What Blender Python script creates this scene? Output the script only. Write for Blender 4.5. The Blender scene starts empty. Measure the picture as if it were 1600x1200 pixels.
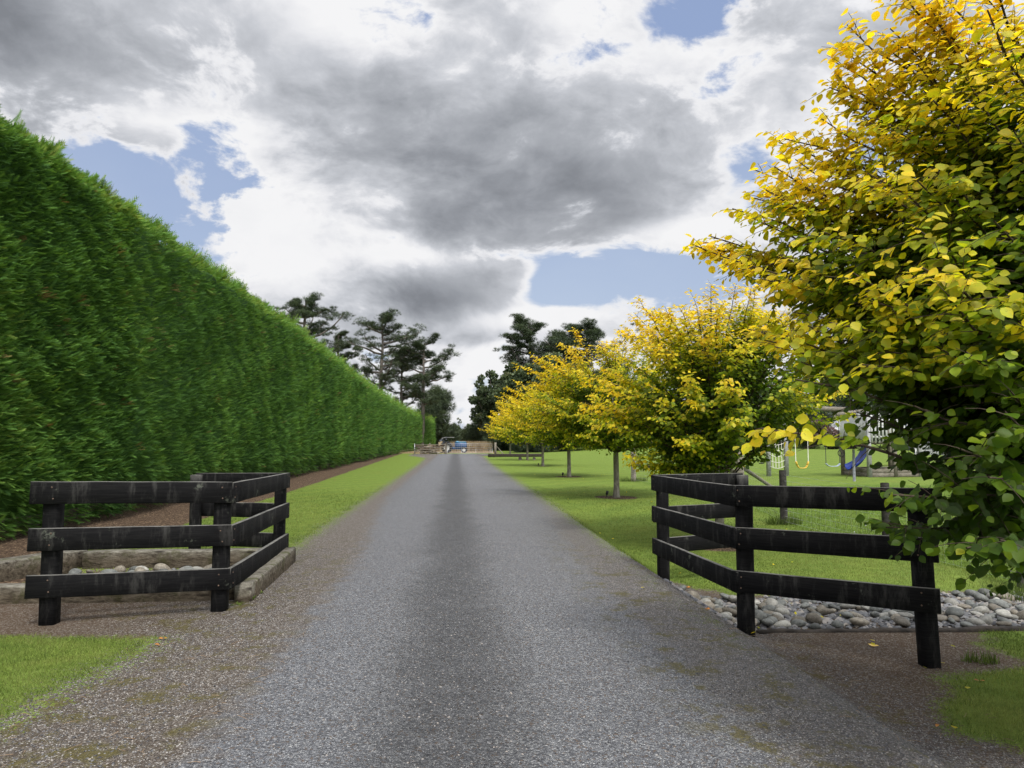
import bpy, math, random
import numpy as np
from mathutils import Vector, Matrix

random.seed(7)
rng = np.random.default_rng(7)
S = bpy.context.scene
COL = S.collection

# ------------------------------------------------------------------ camera
CAM_H = 1.6
F = 1150.0
psi = math.atan(88 / F)
th = math.atan(88 / F)
FW = np.array([math.sin(psi) * math.cos(th), math.cos(psi) * math.cos(th), math.sin(th)])
RT = np.array([math.cos(psi), -math.sin(psi), 0.0])
UP = np.cross(RT, FW)
C0 = np.array([0, 0, CAM_H])
cam = bpy.data.cameras.new('camera')
camo = bpy.data.objects.new('camera', cam)
COL.objects.link(camo)
cam.sensor_fit = 'HORIZONTAL'
cam.sensor_width = 36
cam.lens = F / 1600 * 36
cam.clip_start = 0.05
cam.clip_end = 3000
M = Matrix(((RT[0], UP[0], -FW[0], 0), (RT[1], UP[1], -FW[1], 0), (RT[2], UP[2], -FW[2], CAM_H), (0, 0, 0, 1)))
camo.matrix_world = M
S.camera = camo


def P(px, py, d):
    """a point at distance d in front of the viewpoint"""
    return C0 + d * (FW + RT * (px - 800) / F + UP * (600 - py) / F)


def G(px, py, z=0.0):
    v = FW + RT * (px - 800) / F + UP * (600 - py) / F
    return C0 + v * ((z - CAM_H) / v[2])


# ------------------------------------------------------------------ sky
SUN_EL, SUN_AZ = 55, 162        # degrees; azimuth from +Y towards +X
EXPOSURE = 0.30
W = bpy.data.worlds.new('World')
S.world = W
W.use_nodes = True
nt = W.node_tree
nt.nodes.clear()


class NB:
    def __init__(s, t): s.t = t
    def n(s, ty, **k):
        x = s.t.nodes.new(ty)
        for a, b in k.items(): setattr(x, a, b)
        return x
    def put(s, sock, v):
        if isinstance(v, bpy.types.NodeSocket): s.t.links.new(v, sock)
        elif v is not None: sock.default_value = v
    def m(s, op, a, b=None, c=None, clamp=False):
        x = s.n('ShaderNodeMath', operation=op, use_clamp=clamp)
        s.put(x.inputs[0], a)
        if b is not None: s.put(x.inputs[1], b)
        if c is not None: s.put(x.inputs[2], c)
        return x.outputs[0]
    def mr(s, v, a, b, c=0.0, d=1.0, smooth=True):
        x = s.n('ShaderNodeMapRange', interpolation_type='SMOOTHSTEP' if smooth else 'LINEAR')
        s.put(x.inputs['Value'], v)
        for k, q in zip(('From Min', 'From Max', 'To Min', 'To Max'), (a, b, c, d)): s.put(x.inputs[k], q)
        return x.outputs[0]
    def mix(s, f, a, b, blend='MIX'):
        x = s.n('ShaderNodeMix', data_type='RGBA', blend_type=blend)
        s.put(x.inputs[0], f)
        for i, v in ((6, a), (7, b)):
            if isinstance(v, (tuple, list)): v = (*v[:3], 1)
            s.put(x.inputs[i], v)
        return x.outputs[2]
    def noise(s, vec, scale, detail=3, rough=.5, dist=0, dims='3D'):
        x = s.n('ShaderNodeTexNoise', noise_dimensions=dims)
        if vec is not None: s.put(x.inputs['Vector'], vec)
        s.put(x.inputs['Scale'], scale); s.put(x.inputs['Detail'], detail)
        s.put(x.inputs['Roughness'], rough); s.put(x.inputs['Distortion'], dist)
        return x.outputs[0]
    def vor(s, vec, scale, out='Color', feature='F1'):
        x = s.n('ShaderNodeTexVoronoi', feature=feature)
        if vec is not None: s.put(x.inputs['Vector'], vec)
        s.put(x.inputs['Scale'], scale)
        return x.outputs[out]
    def attr(s, name, out='Fac'):
        return s.n('ShaderNodeAttribute', attribute_name=name).outputs[out]
    def ramp(s, f, stops):
        x = s.n('ShaderNodeValToRGB')
        s.put(x.inputs[0], f)
        e = x.color_ramp.elements
        while len(e) < len(stops): e.new(0.5)
        for i, (p, c) in enumerate(stops):
            e[i].position = p; e[i].color = (*c, 1)
        return x.outputs[0]
    def vm(s, op, a, b=None, scale=None):
        x = s.n('ShaderNodeVectorMath', operation=op)
        s.put(x.inputs[0], a)
        if b is not None: s.put(x.inputs[1], b)
        if scale is not None: s.put(x.inputs[3], scale)
        return x.outputs[0]
    def bump(s, h, strength=.5, dist=.01):
        x = s.n('ShaderNodeBump')
        s.put(x.inputs['Height'], h); s.put(x.inputs['Strength'], strength); s.put(x.inputs['Distance'], dist)
        return x.outputs[0]


b = NB(nt)
out = b.n('ShaderNodeOutputWorld')
bg = b.n('ShaderNodeBackground')
bg.inputs['Strength'].default_value = 0.1
nt.links.new(bg.outputs[0], out.inputs[0])
sky = b.n('ShaderNodeTexSky', sky_type='NISHITA')
sky.sun_disc = False
sky.sun_elevation = math.radians(SUN_EL)
sky.sun_rotation = math.radians(SUN_AZ)
sky.air_density = 1.0
sky.dust_density = 1.5
sky.ozone_density = 1.2
tc = b.n('ShaderNodeTexCoord').outputs['Generated']
sep = b.n('ShaderNodeSeparateXYZ')
nt.links.new(tc, sep.inputs[0])
dx, dy, dz = sep.outputs
az = b.m('ARCTAN2', dx, dy)
el = b.m('ARCSINE', dz)


def ae(px, py):
    v = FW + RT * (px - 800) / F + UP * (600 - py) / F
    v = v / np.linalg.norm(v)
    return math.atan2(v[0], v[1]), math.asin(v[2])


# cloud layer coordinates: a plane overhead, so clouds shrink towards the horizon
cv = b.vm('MULTIPLY', tc, (1.0, 1.0, 1.75))
nw = b.n('ShaderNodeTexNoise')
b.put(nw.inputs['Vector'], cv); nw.inputs['Scale'].default_value = 3.0; nw.inputs['Detail'].default_value = 3
warp = b.vm('SCALE', b.vm('SUBTRACT', nw.outputs['Color'], (0.5, 0.5, 0.5)), scale=0.16)
cvw = b.vm('ADD', cv, warp)
fb1 = b.noise(cvw, 4.2, 10, 0.54)
fb2 = b.noise(cvw, 11.0, 10, 0.60)
fb3 = b.noise(cvw, 2.2, 6, 0.5)
azw = b.m('ADD', az, b.m('MULTIPLY', b.m('SUBTRACT', fb2, .5), .10))
elw = b.m('ADD', el, b.m('MULTIPLY', b.m('SUBTRACT', fb1, .5), .10))


def blobs(lst):
    tot = None
    for px, py, sx, sy, amp in lst:
        a, e = ae(px, py)
        da = b.m('MULTIPLY', b.m('SUBTRACT', azw, a), F / sx)
        de = b.m('MULTIPLY', b.m('SUBTRACT', elw, e), F / sy)
        r2 = b.m('MULTIPLY_ADD', de, de, b.m('MULTIPLY', da, da))
        w = b.m('MULTIPLY', b.m('EXPONENT', b.m('MULTIPLY', r2, -1.0)), amp)
        tot = w if tot is None else b.m('ADD', tot, w)
    return tot


holes = blobs([(215, 285, 150, 65, 1.15), (320, 345, 70, 70, .75), (945, 445, 130, 48, 1.0), (1060, 430, 80, 40, .8), (1090, 30, 90, 45, .85),
               (1185, 290, 60, 35, .7), (560, 545, 60, 26, .5), (740, 400, 40, 18, .35), (860, 440, 70, 40, .5)])
adds = blobs([(760, 210, 330, 180, .8), (120, 60, 360, 120, .8), (660, 470, 120, 60, .7), (830, 505, 100, 30, 1.2), (440, 380, 90, 80, .9),
              (1070, 350, 65, 40, .9), (1200, 150, 170, 90, .5), (785, 428, 50, 22, .9), (740, 570, 160, 60, .6), (210, 205, 40, 20, .5), (905, 405, 40, 16, .5), (1010, 470, 60, 14, .4)])
cov = b.m('ADD', b.m('SUBTRACT', adds, holes), b.m('MULTIPLY', b.m('SUBTRACT', fb1, .5), 3.0))
cov = b.m('ADD', cov, b.m('MULTIPLY', b.m('SUBTRACT', fb2, .5), 3.0))
cov = b.m('ADD', cov, 0.34)
alpha = b.mr(cov, -0.12, 0.34)
dark = blobs([(770, 200, 290, 130, .60), (930, 310, 150, 70, .42), (70, 60, 330, 110, .75), (400, 110, 120, 70, .20),
              (1130, 190, 140, 80, .25), (670, 465, 100, 42, .85), (780, 535, 100, 20, .45), (1300, 80, 200, 60, .25), (700, 350, 160, 40, .30)])
lit = blobs([(420, 360, 110, 70, .8), (1080, 90, 110, 35, .5), (520, 30, 100, 60, .6), (910, 20, 110, 35, .45), (330, 215, 110, 30, .5), (845, 490, 90, 22, .7), (1075, 350, 80, 45, .6), (440, 200, 60, 80, .3), (640, 405, 90, 16, .4), (600, 230, 60, 60, .25)])
dark = b.m('SUBTRACT', dark, lit)
dark = b.m('ADD', dark, b.m('MULTIPLY', b.m('SUBTRACT', fb3, .5), 1.2))
dark = b.m('ADD', dark, b.m('MULTIPLY', b.m('SUBTRACT', fb1, .5), 2.2))
dark = b.m('ADD', dark, b.m('MULTIPLY', b.m('SUBTRACT', fb2, .5), .9))
dk = b.m('MULTIPLY', b.mr(dark, -0.30, 1.05, smooth=False), b.mr(cov, 0.05, 0.70))
dk = b.m('ADD', dk, b.m('MULTIPLY', b.m('SUBTRACT', fb2, .5), .25))
ccol = b.ramp(dk, [(0, (7.4, 7.4, 7.5)), (.18, (6.5, 6.55, 6.8)), (.36, (4.8, 4.95, 5.3)), (.58, (3.35, 3.5, 3.8)), (.8, (2.45, 2.58, 2.85)), (1, (1.85, 1.96, 2.18))])
# clouds around the sun, outside the view, brightened to add fill light
sd = np.array([math.sin(math.radians(SUN_AZ)) * math.cos(math.radians(SUN_EL)), math.cos(math.radians(SUN_AZ)) * math.cos(math.radians(SUN_EL)), math.sin(math.radians(SUN_EL))])
dt = b.n('ShaderNodeVectorMath', operation='DOT_PRODUCT')
b.put(dt.inputs[0], tc); dt.inputs[1].default_value = tuple(sd)
fill_glow = b.m('ADD', 1.0, b.m('MULTIPLY', b.mr(dt.outputs['Value'], 0.0, 1.0), 2.2))
ccol = b.vm('SCALE', ccol, scale=fill_glow)
bluesky = b.mix(0.8, sky.outputs[0], b.mix(b.mr(b.m('ADD', el, b.m('MULTIPLY', b.m('SUBTRACT', fb3, .5), .5)), .05, .55), (4.3, 5.0, 6.3), (2.7, 3.5, 5.5)))
skyc = b.mix(alpha, bluesky, ccol)
nt.links.new(skyc, bg.inputs['Color'])

sun = bpy.data.lights.new('sun', 'SUN')
sun.energy = 2.5
sun.angle = math.radians(12)
sun.color = (1.0, 0.96, 0.88)
suno = bpy.data.objects.new('sun', sun)
COL.objects.link(suno)
suno.rotation_euler = Vector(sd).to_track_quat('Z', 'Y').to_euler()
suno.location = (0, 0, 40)

S.view_settings.view_transform = 'Standard'
S.view_settings.look = 'None'
S.view_settings.exposure = EXPOSURE
S.view_settings.gamma = 1
S.render.engine = 'CYCLES'
S.cycles.max_bounces = 8
S.cycles.transmission_bounces = 4
S.cycles.transparent_max_bounces = 4


# ------------------------------------------------------------------ helpers
def nz(v):
    v = np.asarray(v, float)
    return v / np.maximum(np.linalg.norm(v, axis=-1, keepdims=True), 1e-9)


def sm(t):
    t = np.clip(t, 0, 1)
    return t * t * (3 - 2 * t)


class MB:
    """collects geometry for ONE mesh"""
    def __init__(s): s.V = []; s.F = []; s.A = {}; s.n = 0; s.mi = []; s.an = {}
    def add(s, V, Fs, mi=0, **attrs):
        V = np.asarray(V, float)
        if not isinstance(Fs, list): Fs = [Fs]
        for f in Fs:
            f = np.asarray(f, int)
            s.F.append(f + s.n); s.mi.append(np.full(len(f), mi))
        for k, a in attrs.items():
            s.A.setdefault(k, []).append((s.n, np.broadcast_to(np.asarray(a, float), (len(V),))))
        s.V.append(V); s.n += len(V)
        return s
    def beam(s, p0, p1, w, h, ch=None, up=(0, 0, 1), mi=0, seg=1, jit=0.0, **at):
        """chamfered timber; w across, h along 'up'"""
        p0 = np.asarray(p0, float); p1 = np.asarray(p1, float)
        d = nz(p1 - p0)
        u = np.asarray(up, float); sd_ = nz(np.cross(d, u)); u = np.cross(sd_, d)
        ch = min(w, h) * .08 if ch is None else ch
        a, c = w / 2, h / 2
        prof = [(-a + ch, -c), (a - ch, -c), (a, -c + ch), (a, c - ch), (a - ch, c), (-a + ch, c), (-a, c - ch), (-a, -c + ch)]
        V = []
        for i in range(seg + 1):
            q = p0 + (p1 - p0) * i / seg
            if jit: q = q + (sd_ * random.uniform(-1, 1) + u * random.uniform(-1, 1)) * jit
            for x, y in prof: V.append(q + sd_ * x + u * y)
        Q = [[i * 8 + j, i * 8 + (j + 1) % 8, (i + 1) * 8 + (j + 1) % 8, (i + 1) * 8 + j] for i in range(seg) for j in range(8)]
        n = seg * 8
        caps = [[7 - j for j in range(8)], [n + j for j in range(8)]]
        return s.add(V, [np.array(Q), np.array(caps)], mi, **at)
    def tube(s, pts, rad, n=8, mi=0, cap=True, **at):
        pts = np.asarray(pts, float); m = len(pts)
        rad = np.broadcast_to(np.asarray(rad, float), (m,))
        T = nz(np.gradient(pts, axis=0))
        ref = np.array([0, 0, 1.0]) if abs(T[0][2]) < .8 else np.array([1.0, 0, 0])
        A = nz(np.cross(T, ref)); B = np.cross(T, A)
        ang = np.linspace(0, 2 * math.pi, n, endpoint=False)
        ring = A[:, None, :] * np.cos(ang)[None, :, None] + B[:, None, :] * np.sin(ang)[None, :, None]
        V = (pts[:, None, :] + ring * rad[:, None, None]).reshape(-1, 3)
        i = np.arange(m - 1)[:, None] * n; j = np.arange(n)[None, :]; k = (j + 1) % n
        Q = np.stack([i + j, i + k, i + n + k, i + n + j], -1).reshape(-1, 4)
        Fs = [Q]
        if cap: Fs.append(np.array([list(range(n)), [(m - 1) * n + q for q in reversed(range(n))]]))
        return s.add(V, Fs, mi, **at)
    def lathe(s, c, prof, axis=(0, 0, 1), n=20, mi=0, **at):
        ax = nz(axis); ref = np.array([0, 0, 1.0]) if abs(ax[2]) < .8 else np.array([1.0, 0, 0])
        A = nz(np.cross(ax, ref)); B = np.cross(ax, A)
        V = []
        for r, h in prof:
            for k in range(n):
                t = 2 * math.pi * k / n
                V.append(np.asarray(c) + ax * h + (A * math.cos(t) + B * math.sin(t)) * r)
        Q = [[i * n + k, i * n + (k + 1) % n, (i + 1) * n + (k + 1) % n, (i + 1) * n + k] for i in range(len(prof) - 1) for k in range(n)]
        return s.add(V, np.array(Q), mi, **at)
    def cards(s, Pp, D, N, L, Wd, tmpl, mi=0, **at):
        """Pp base, D along, N normal, template (k,3) = along, side, normal"""
        TV, TF = tmpl
        D = nz(D); Sd = nz(np.cross(N, D)); N2 = np.cross(D, Sd)
        k = len(TV); m = len(Pp)
        V = (Pp[:, None, :] + D[:, None, :] * (L[:, None, None] * TV[None, :, 0:1]) + Sd[:, None, :] * (Wd[:, None, None] * TV[None, :, 1:2])
             + N2[:, None, :] * (L[:, None, None] * TV[None, :, 2:3])).reshape(-1, 3)
        Fc = (np.arange(m)[:, None, None] * k + TF[None]).reshape(-1, TF.shape[1])
        at2 = {q: np.repeat(np.asarray(a, float), k) for q, a in at.items()}
        return s.add(V, Fc, mi, **at2)
    def build(s, name, mats, parent=None, loc=None, smooth=False):
        V = np.concatenate(s.V) if s.V else np.zeros((0, 3))
        if parent is not None: off = PLOC[parent.name]
        else:
            off = np.zeros(3) if loc is None else np.asarray(loc, float)
        me = bpy.data.meshes.new(name)
        me.vertices.add(len(V)); me.vertices.foreach_set('co', (V - off).astype(np.float32).ravel())
        lens = np.concatenate([np.full(len(f), f.shape[1]) for f in s.F])
        loops = np.concatenate([f.ravel() for f in s.F])
        me.loops.add(len(loops)); me.loops.foreach_set('vertex_index', loops.astype(np.int32))
        me.polygons.add(len(lens))
        me.polygons.foreach_set('loop_start', np.concatenate([[0], np.cumsum(lens)[:-1]]).astype(np.int32))
        me.polygons.foreach_set('material_index', np.concatenate(s.mi).astype(np.int32))
        if smooth: me.polygons.foreach_set('use_smooth', np.ones(len(lens), bool))
        me.update(calc_edges=True)
        for k, lst in s.A.items():
            a = np.zeros(len(V), np.float32)
            for o, v in lst: a[o:o + len(v)] = v
            me.attributes.new(k, 'FLOAT', 'POINT').data.foreach_set('value', a)
        if not isinstance(mats, (list, tuple)): mats = [mats]
        for m_ in mats: me.materials.append(m_)
        o = bpy.data.objects.new(name, me); COL.objects.link(o)
        if parent is not None: o.parent = parent
        else: o.location = off
        PLOC[o.name] = off
        return o


PLOC = {}


def empty(name, loc):
    o = bpy.data.objects.new(name, None); COL.objects.link(o)
    o.location = tuple(loc); o.empty_display_size = .2
    PLOC[o.name] = np.asarray(loc, float)
    return o


def tag(o, label=None, cat=None, group=None, kind=None):
    if label: o['label'] = label
    if cat: o['category'] = cat
    if group: o['group'] = group
    if kind: o['kind'] = kind
    return o


def mat(name, rough=.7, spec=.3):
    m = bpy.data.materials.new(name); m.use_nodes = True
    t = m.node_tree; q = NB(t)
    p = t.nodes['Principled BSDF']
    p.inputs['Roughness'].default_value = rough
    p.inputs['Specular IOR Level'].default_value = spec
    return m, q, p


def simple(name, col, rough=.6, var=.25, scale=8, spec=.3, metal=0, bump=0.0, bscale=40):
    m, q, p = mat(name, rough, spec)
    co = q.n('ShaderNodeTexCoord').outputs['Object']
    f = q.noise(co, scale, 5, .6)
    c0 = tuple(c * (1 - var) for c in col); c1 = tuple(min(1, c * (1 + var)) for c in col)
    q.put(p.inputs['Base Color'], q.mix(q.mr(f, .3, .7), c0, c1))
    p.inputs['Metallic'].default_value = metal
    if bump: q.put(p.inputs['Normal'], q.bump(q.noise(co, bscale, 4), bump, .02))
    return m


# ------------------------------------------------------------------ materials
def leafy(name, stops, trans=.35, rough=.5, attr='tone', spec=.35):
    """foliage: colour from a per-leaf attribute, thin translucent"""
    m, q, p = mat(name, rough, spec)
    t = q.attr(attr); r = q.attr('rnd')
    c = q.ramp(t, stops)
    c = q.vm('SCALE', c, scale=q.mr(r, 0, 1, .60, 1.25, False))
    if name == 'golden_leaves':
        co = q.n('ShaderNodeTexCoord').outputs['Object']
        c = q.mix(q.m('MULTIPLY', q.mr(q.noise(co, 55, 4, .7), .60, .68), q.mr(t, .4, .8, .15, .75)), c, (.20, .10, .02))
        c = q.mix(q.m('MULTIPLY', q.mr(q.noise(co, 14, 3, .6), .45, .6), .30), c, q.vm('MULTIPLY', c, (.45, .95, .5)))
    q.put(p.inputs['Base Color'], c)
    tr = q.n('ShaderNodeBsdfTranslucent')
    q.put(tr.inputs['Color'], q.vm('MULTIPLY', c, (1.25, 1.2, .7)))
    mx = q.n('ShaderNodeMixShader'); mx.inputs[0].default_value = trans
    o = m.node_tree.nodes['Material Output']
    q.t.links.new(p.outputs[0], mx.inputs[1]); q.t.links.new(tr.outputs[0], mx.inputs[2]); q.t.links.new(mx.outputs[0], o.inputs[0])
    return m


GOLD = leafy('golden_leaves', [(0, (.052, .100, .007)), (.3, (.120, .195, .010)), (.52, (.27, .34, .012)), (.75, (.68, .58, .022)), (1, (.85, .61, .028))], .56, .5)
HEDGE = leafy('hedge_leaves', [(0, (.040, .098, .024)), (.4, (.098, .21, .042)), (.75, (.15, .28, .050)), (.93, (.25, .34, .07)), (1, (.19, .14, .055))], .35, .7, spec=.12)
PINE = leafy('cypress_leaves', [(0, (.028, .044, .022)), (.5, (.056, .082, .040)), (1, (.10, .13, .06))], .15, .6)
BUSH = leafy('bush_leaves', [(0, (.035, .055, .028)), (.5, (.075, .11, .050)), (.85, (.13, .165, .08)), (1, (.18, .18, .10))], .25, .6)
PINKB = leafy('flower_shrub_leaves', [(0, (.05, .05, .04)), (.5, (.10, .08, .07)), (1, (.22, .12, .13))], .2, .6)
GRASSM = leafy('grass_blades', [(0, (.060, .095, .022)), (.5, (.130, .188, .038)), (1, (.26, .29, .085))], .35, .6, spec=.2)
STRAW = leafy('straw', [(0, (.24, .17, .10)), (.5, (.38, .29, .18)), (1, (.52, .42, .28))], .3, .7)


def bark_mat(name, c0, c1, sc=10):
    m, q, p = mat(name, .9, .15)
    co = q.n('ShaderNodeTexCoord').outputs['Object']
    st = q.vm('MULTIPLY', co, (1, 1, .35))
    f = q.noise(st, sc, 6, .65)
    q.put(p.inputs['Base Color'], q.mix(q.mr(f, .3, .7), c0, c1))
    q.put(p.inputs['Normal'], q.bump(f, .6, .03))
    return m


RUST = simple('rusty_nail_heads', (.11, .075, .055), .8, .4, 60)
BARK = bark_mat('pale_bark', (.10, .09, .07), (.26, .24, .19), 14)
DBARK = bark_mat('dark_bark', (.06, .05, .045), (.17, .15, .13), 3)
TWIG = bark_mat('twig_bark', (.035, .025, .018), (.09, .07, .05), 20)

# black stained rail timber with grain, grey wear and lichen
BLK, q, p = mat('black_stained_timber', .85, .15)
co = q.n('ShaderNodeTexCoord').outputs['Object']
grain = q.noise(q.vm('MULTIPLY', co, (3, 3, 70)), 1.6, 5, .65)
wear = q.noise(q.vm('MULTIPLY', co, (9, 9, 2.0)), 1.0, 6, .72)
lich = q.noise(co, 5, 8, .75)
c = q.mix(q.mr(grain, .35, .72), (.003, .003, .0035), (.010, .0097, .0097))
c = q.mix(q.m('MULTIPLY', q.mr(wear, .50, .70), .6), c, (.055, .053, .049))
edge = q.mr(q.n('ShaderNodeNewGeometry').outputs['Normal'], 0, 1)
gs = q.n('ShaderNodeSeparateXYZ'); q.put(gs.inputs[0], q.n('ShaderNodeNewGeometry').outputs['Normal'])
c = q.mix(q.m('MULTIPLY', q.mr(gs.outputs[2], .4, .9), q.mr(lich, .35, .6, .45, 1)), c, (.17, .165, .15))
c = q.mix(q.m('MULTIPLY', q.mr(lich, .60, .68), .5), c, (.13, .14, .11))
q.put(p.inputs['Base Color'], c)
q.put(p.inputs['Normal'], q.bump(grain, .45, .006))

# weathered unpainted timber / old concrete
WOOD, q, p = mat('weathered_timber', .85, .2)
co = q.n('ShaderNodeTexCoord').outputs['Object']
g1 = q.noise(q.vm('MULTIPLY', co, (6, 6, 40)), 1.2, 6, .65); g2 = q.noise(co, 3, 6, .7)
c = q.mix(q.mr(g1, .3, .7), (.10, .085, .065), (.26, .235, .19))
c = q.mix(q.m('MULTIPLY', q.mr(g2, .5, .7), .6), c, (.07, .075, .04))
q.put(p.inputs['Base Color'], c); q.put(p.inputs['Normal'], q.bump(g1, .5, .01))

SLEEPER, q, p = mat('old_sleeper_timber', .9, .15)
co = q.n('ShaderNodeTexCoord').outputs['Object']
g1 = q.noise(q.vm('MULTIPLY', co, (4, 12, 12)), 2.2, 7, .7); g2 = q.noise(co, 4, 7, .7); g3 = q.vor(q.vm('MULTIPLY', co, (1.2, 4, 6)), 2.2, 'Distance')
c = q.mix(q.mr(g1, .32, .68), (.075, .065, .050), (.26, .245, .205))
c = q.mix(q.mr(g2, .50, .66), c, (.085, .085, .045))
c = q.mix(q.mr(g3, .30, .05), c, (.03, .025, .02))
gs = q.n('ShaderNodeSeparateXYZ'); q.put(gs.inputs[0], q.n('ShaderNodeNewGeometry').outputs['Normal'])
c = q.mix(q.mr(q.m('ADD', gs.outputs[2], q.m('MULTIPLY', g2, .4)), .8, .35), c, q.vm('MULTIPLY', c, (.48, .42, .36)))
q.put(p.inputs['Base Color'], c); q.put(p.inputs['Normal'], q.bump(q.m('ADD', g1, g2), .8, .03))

KERBT = simple('dark_edging_timber', (.035, .028, .022), .9, .5, 12, bump=.5, bscale=30)
WHITEP = simple('white_painted_timber', (.50, .50, .49), .6, .12, 6)
GREYP = simple('grey_post_paint', (.30, .30, .30), .6, .2, 9, bump=.2)
STEEL = simple('galvanised_steel', (.42, .43, .44), .45, .2, 20, metal=.7)
BLUEP = simple('blue_tractor_paint', (.022, .075, .20), .4, .25, 5, spec=.5)
LBLUE = simple('pale_blue_tractor_paint', (.09, .23, .34), .45, .25, 6, spec=.5)  # paler blue, used on the bonnet top and fuel cap
RUBBER = simple('black_rubber', (.02, .02, .02), .85, .3, 20)
DARKM = simple('black_metal', (.02, .02, .022), .5, .3, 10)
BLUEPL = simple('blue_slide_plastic', (.012, .035, .22), .3, .1, 3, spec=.5)
YELPL = simple('yellow_swing_plastic', (.80, .52, .06), .4, .08, 4, spec=.5)
GREYPL = simple('pale_blue_swing_plastic', (.42, .50, .60), .4, .08, 4, spec=.5)
ROPE = simple('pale_rope', (.62, .60, .54), .8, .15, 50)
FALLEN = simple('fallen_leaf', (.42, .17, .03), .6, .4, 30)
ROOFM = simple('grey_roof_iron', (.10, .115, .135), .5, .15, 2)

# river stones, colour by object
def stone_mat(name, c0, c1, c2):
    m, q, p = mat(name, .62, .35)
    co = q.n('ShaderNodeTexCoord').outputs['Object']
    oi = q.n('ShaderNodeObjectInfo').outputs['Random']
    v = q.vm('ADD', co, q.vm('SCALE', (13.0, 7.0, 3.0), scale=oi))
    f = q.noise(v, 2.2, 6, .7)
    c = q.mix(q.mr(f, .35, .65), c0, c1)
    c = q.mix(q.mr(q.noise(v, 9, 4, .6), .55, .7), c, c2)
    c = q.vm('SCALE', c, scale=q.mr(oi, 0, 1, .6, 1.25, False))
    q.put(p.inputs['Base Color'], c)
    q.put(p.inputs['Normal'], q.bump(q.noise(v, 14, 5, .6), .25, .02))
    return m


ST_GREY = stone_mat('grey_river_stone', (.085, .09, .085), (.17, .175, .16), (.22, .22, .20))
ST_TAN = stone_mat('tan_river_stone', (.125, .108, .082), (.215, .19, .15), (.28, .26, .22))
ST_PALE = stone_mat('pale_river_stone', (.24, .235, .21), (.38, .37, .33), (.28, .25, .20))

# ------------------------------------------------------------------ ground
# post feet (distances along the view axis measured from rail spacing)
L1, L2, L3, L4 = P(78, 958, 6.46), P(343, 953, 6.90), P(435, 876, 9.7), P(304, 862, 10.1)
R0, R1, R2, R3 = P(1037, 912, 9.3), P(1166, 995, 6.9), P(1446, 1043, 6.0), P(1163, 862, 10.0)

PIT = (-4.8, -2.25, 7.88, 9.62)


def hfun(X, Y):
    X = np.asarray(X, float); Y = np.asarray(Y, float)
    z = -0.24 * sm((X - 2.30) / .55) * (1 - sm((Y - 9.5) / 13)) * sm((Y - 1.0) / 2.5)
    z = z - 0.07 * np.exp(-((Y - 8.4) / .9) ** 2) * sm((X - 2.6) / .5)
    z = z - .10 * sm((X - PIT[0]) / .1) * sm((PIT[1] - X) / .1) * sm((Y - PIT[2]) / .1) * sm((PIT[3] - Y) / .1)
    z = z + .55 * sm((Y - 45) / 70) * sm((X - 9) / 15)
    z = z + .06 * np.exp(-(X / 1.7) ** 2) * sm((90 - Y) / 20) - .0
    z = z + .015 * np.sin(X * 1.3 + 1) * np.sin(Y * .8) * (np.abs(X) > 3)
    return z


def hz(x, y): return float(hfun(x, y))


def gp(px, py):
    """ground point seen at a pixel"""
    z = 0.0
    for _ in range(6):
        g = G(px, py, z); z = hz(g[0], g[1])
    return np.array([g[0], g[1], z])


def sdpoly(X, Y, poly):
    """signed distance (inside positive)"""
    sh = X.shape; X = X.ravel(); Y = Y.ravel()
    d = np.full(len(X), 1e9); ins = np.zeros(len(X), bool)
    n = len(poly)
    for i in range(n):
        ax, ay = poly[i]; bx, by = poly[(i + 1) % n]
        ex, ey = bx - ax, by - ay
        t = np.clip(((X - ax) * ex + (Y - ay) * ey) / (ex * ex + ey * ey + 1e-12), 0, 1)
        d = np.minimum(d, np.hypot(X - ax - t * ex, Y - ay - t * ey))
        cond = ((ay > Y) != (by > Y)) & (X < (bx - ax) * (Y - ay) / (by - ay + 1e-12) + ax)
        ins ^= cond
    return np.where(ins, d, -d).reshape(sh)


def wob(X, Y, s=1.0):
    return .10 * np.sin(X * 2.1 * s + 1.3) * np.cos(Y * 1.7 * s) + .06 * np.sin(Y * 4.3 * s + X * 3.1) + .04 * np.sin(Y * 9.1 - X * 7.7)


def sd_road(X, Y):
    half = 2.42 + .25 * sm((6.5 - Y) / 3) + .35 * sm((Y - 45) / 30)
    xr = half + .35 * sm((5.2 - Y) / 2) + 3.0 * sm((Y - 74) / 8)
    xl = half + 2.2 * sm((Y - 66) / 14)
    d = np.minimum(X + xl, xr - X)
    d = np.minimum(d, 88 - Y)
    return d + wob(X, Y) * .35


def sd_bark(X, Y):
    edge = -5.15 - .02 * np.maximum(Y - 25, 0)
    a = np.minimum(edge - X, X + 13)
    a = np.minimum(a, 92 - Y)
    a2 = np.where(Y < 12.5, np.minimum(-4.6 - .25 * (Y - 8) - X, Y - 7.9), a)
    out_ = a2
    for (tx, ty) in TREES[1:]:
        out_ = np.maximum(out_, .62 - np.hypot(X - tx, Y - ty))
    return out_ + wob(X, Y) * .3


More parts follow.
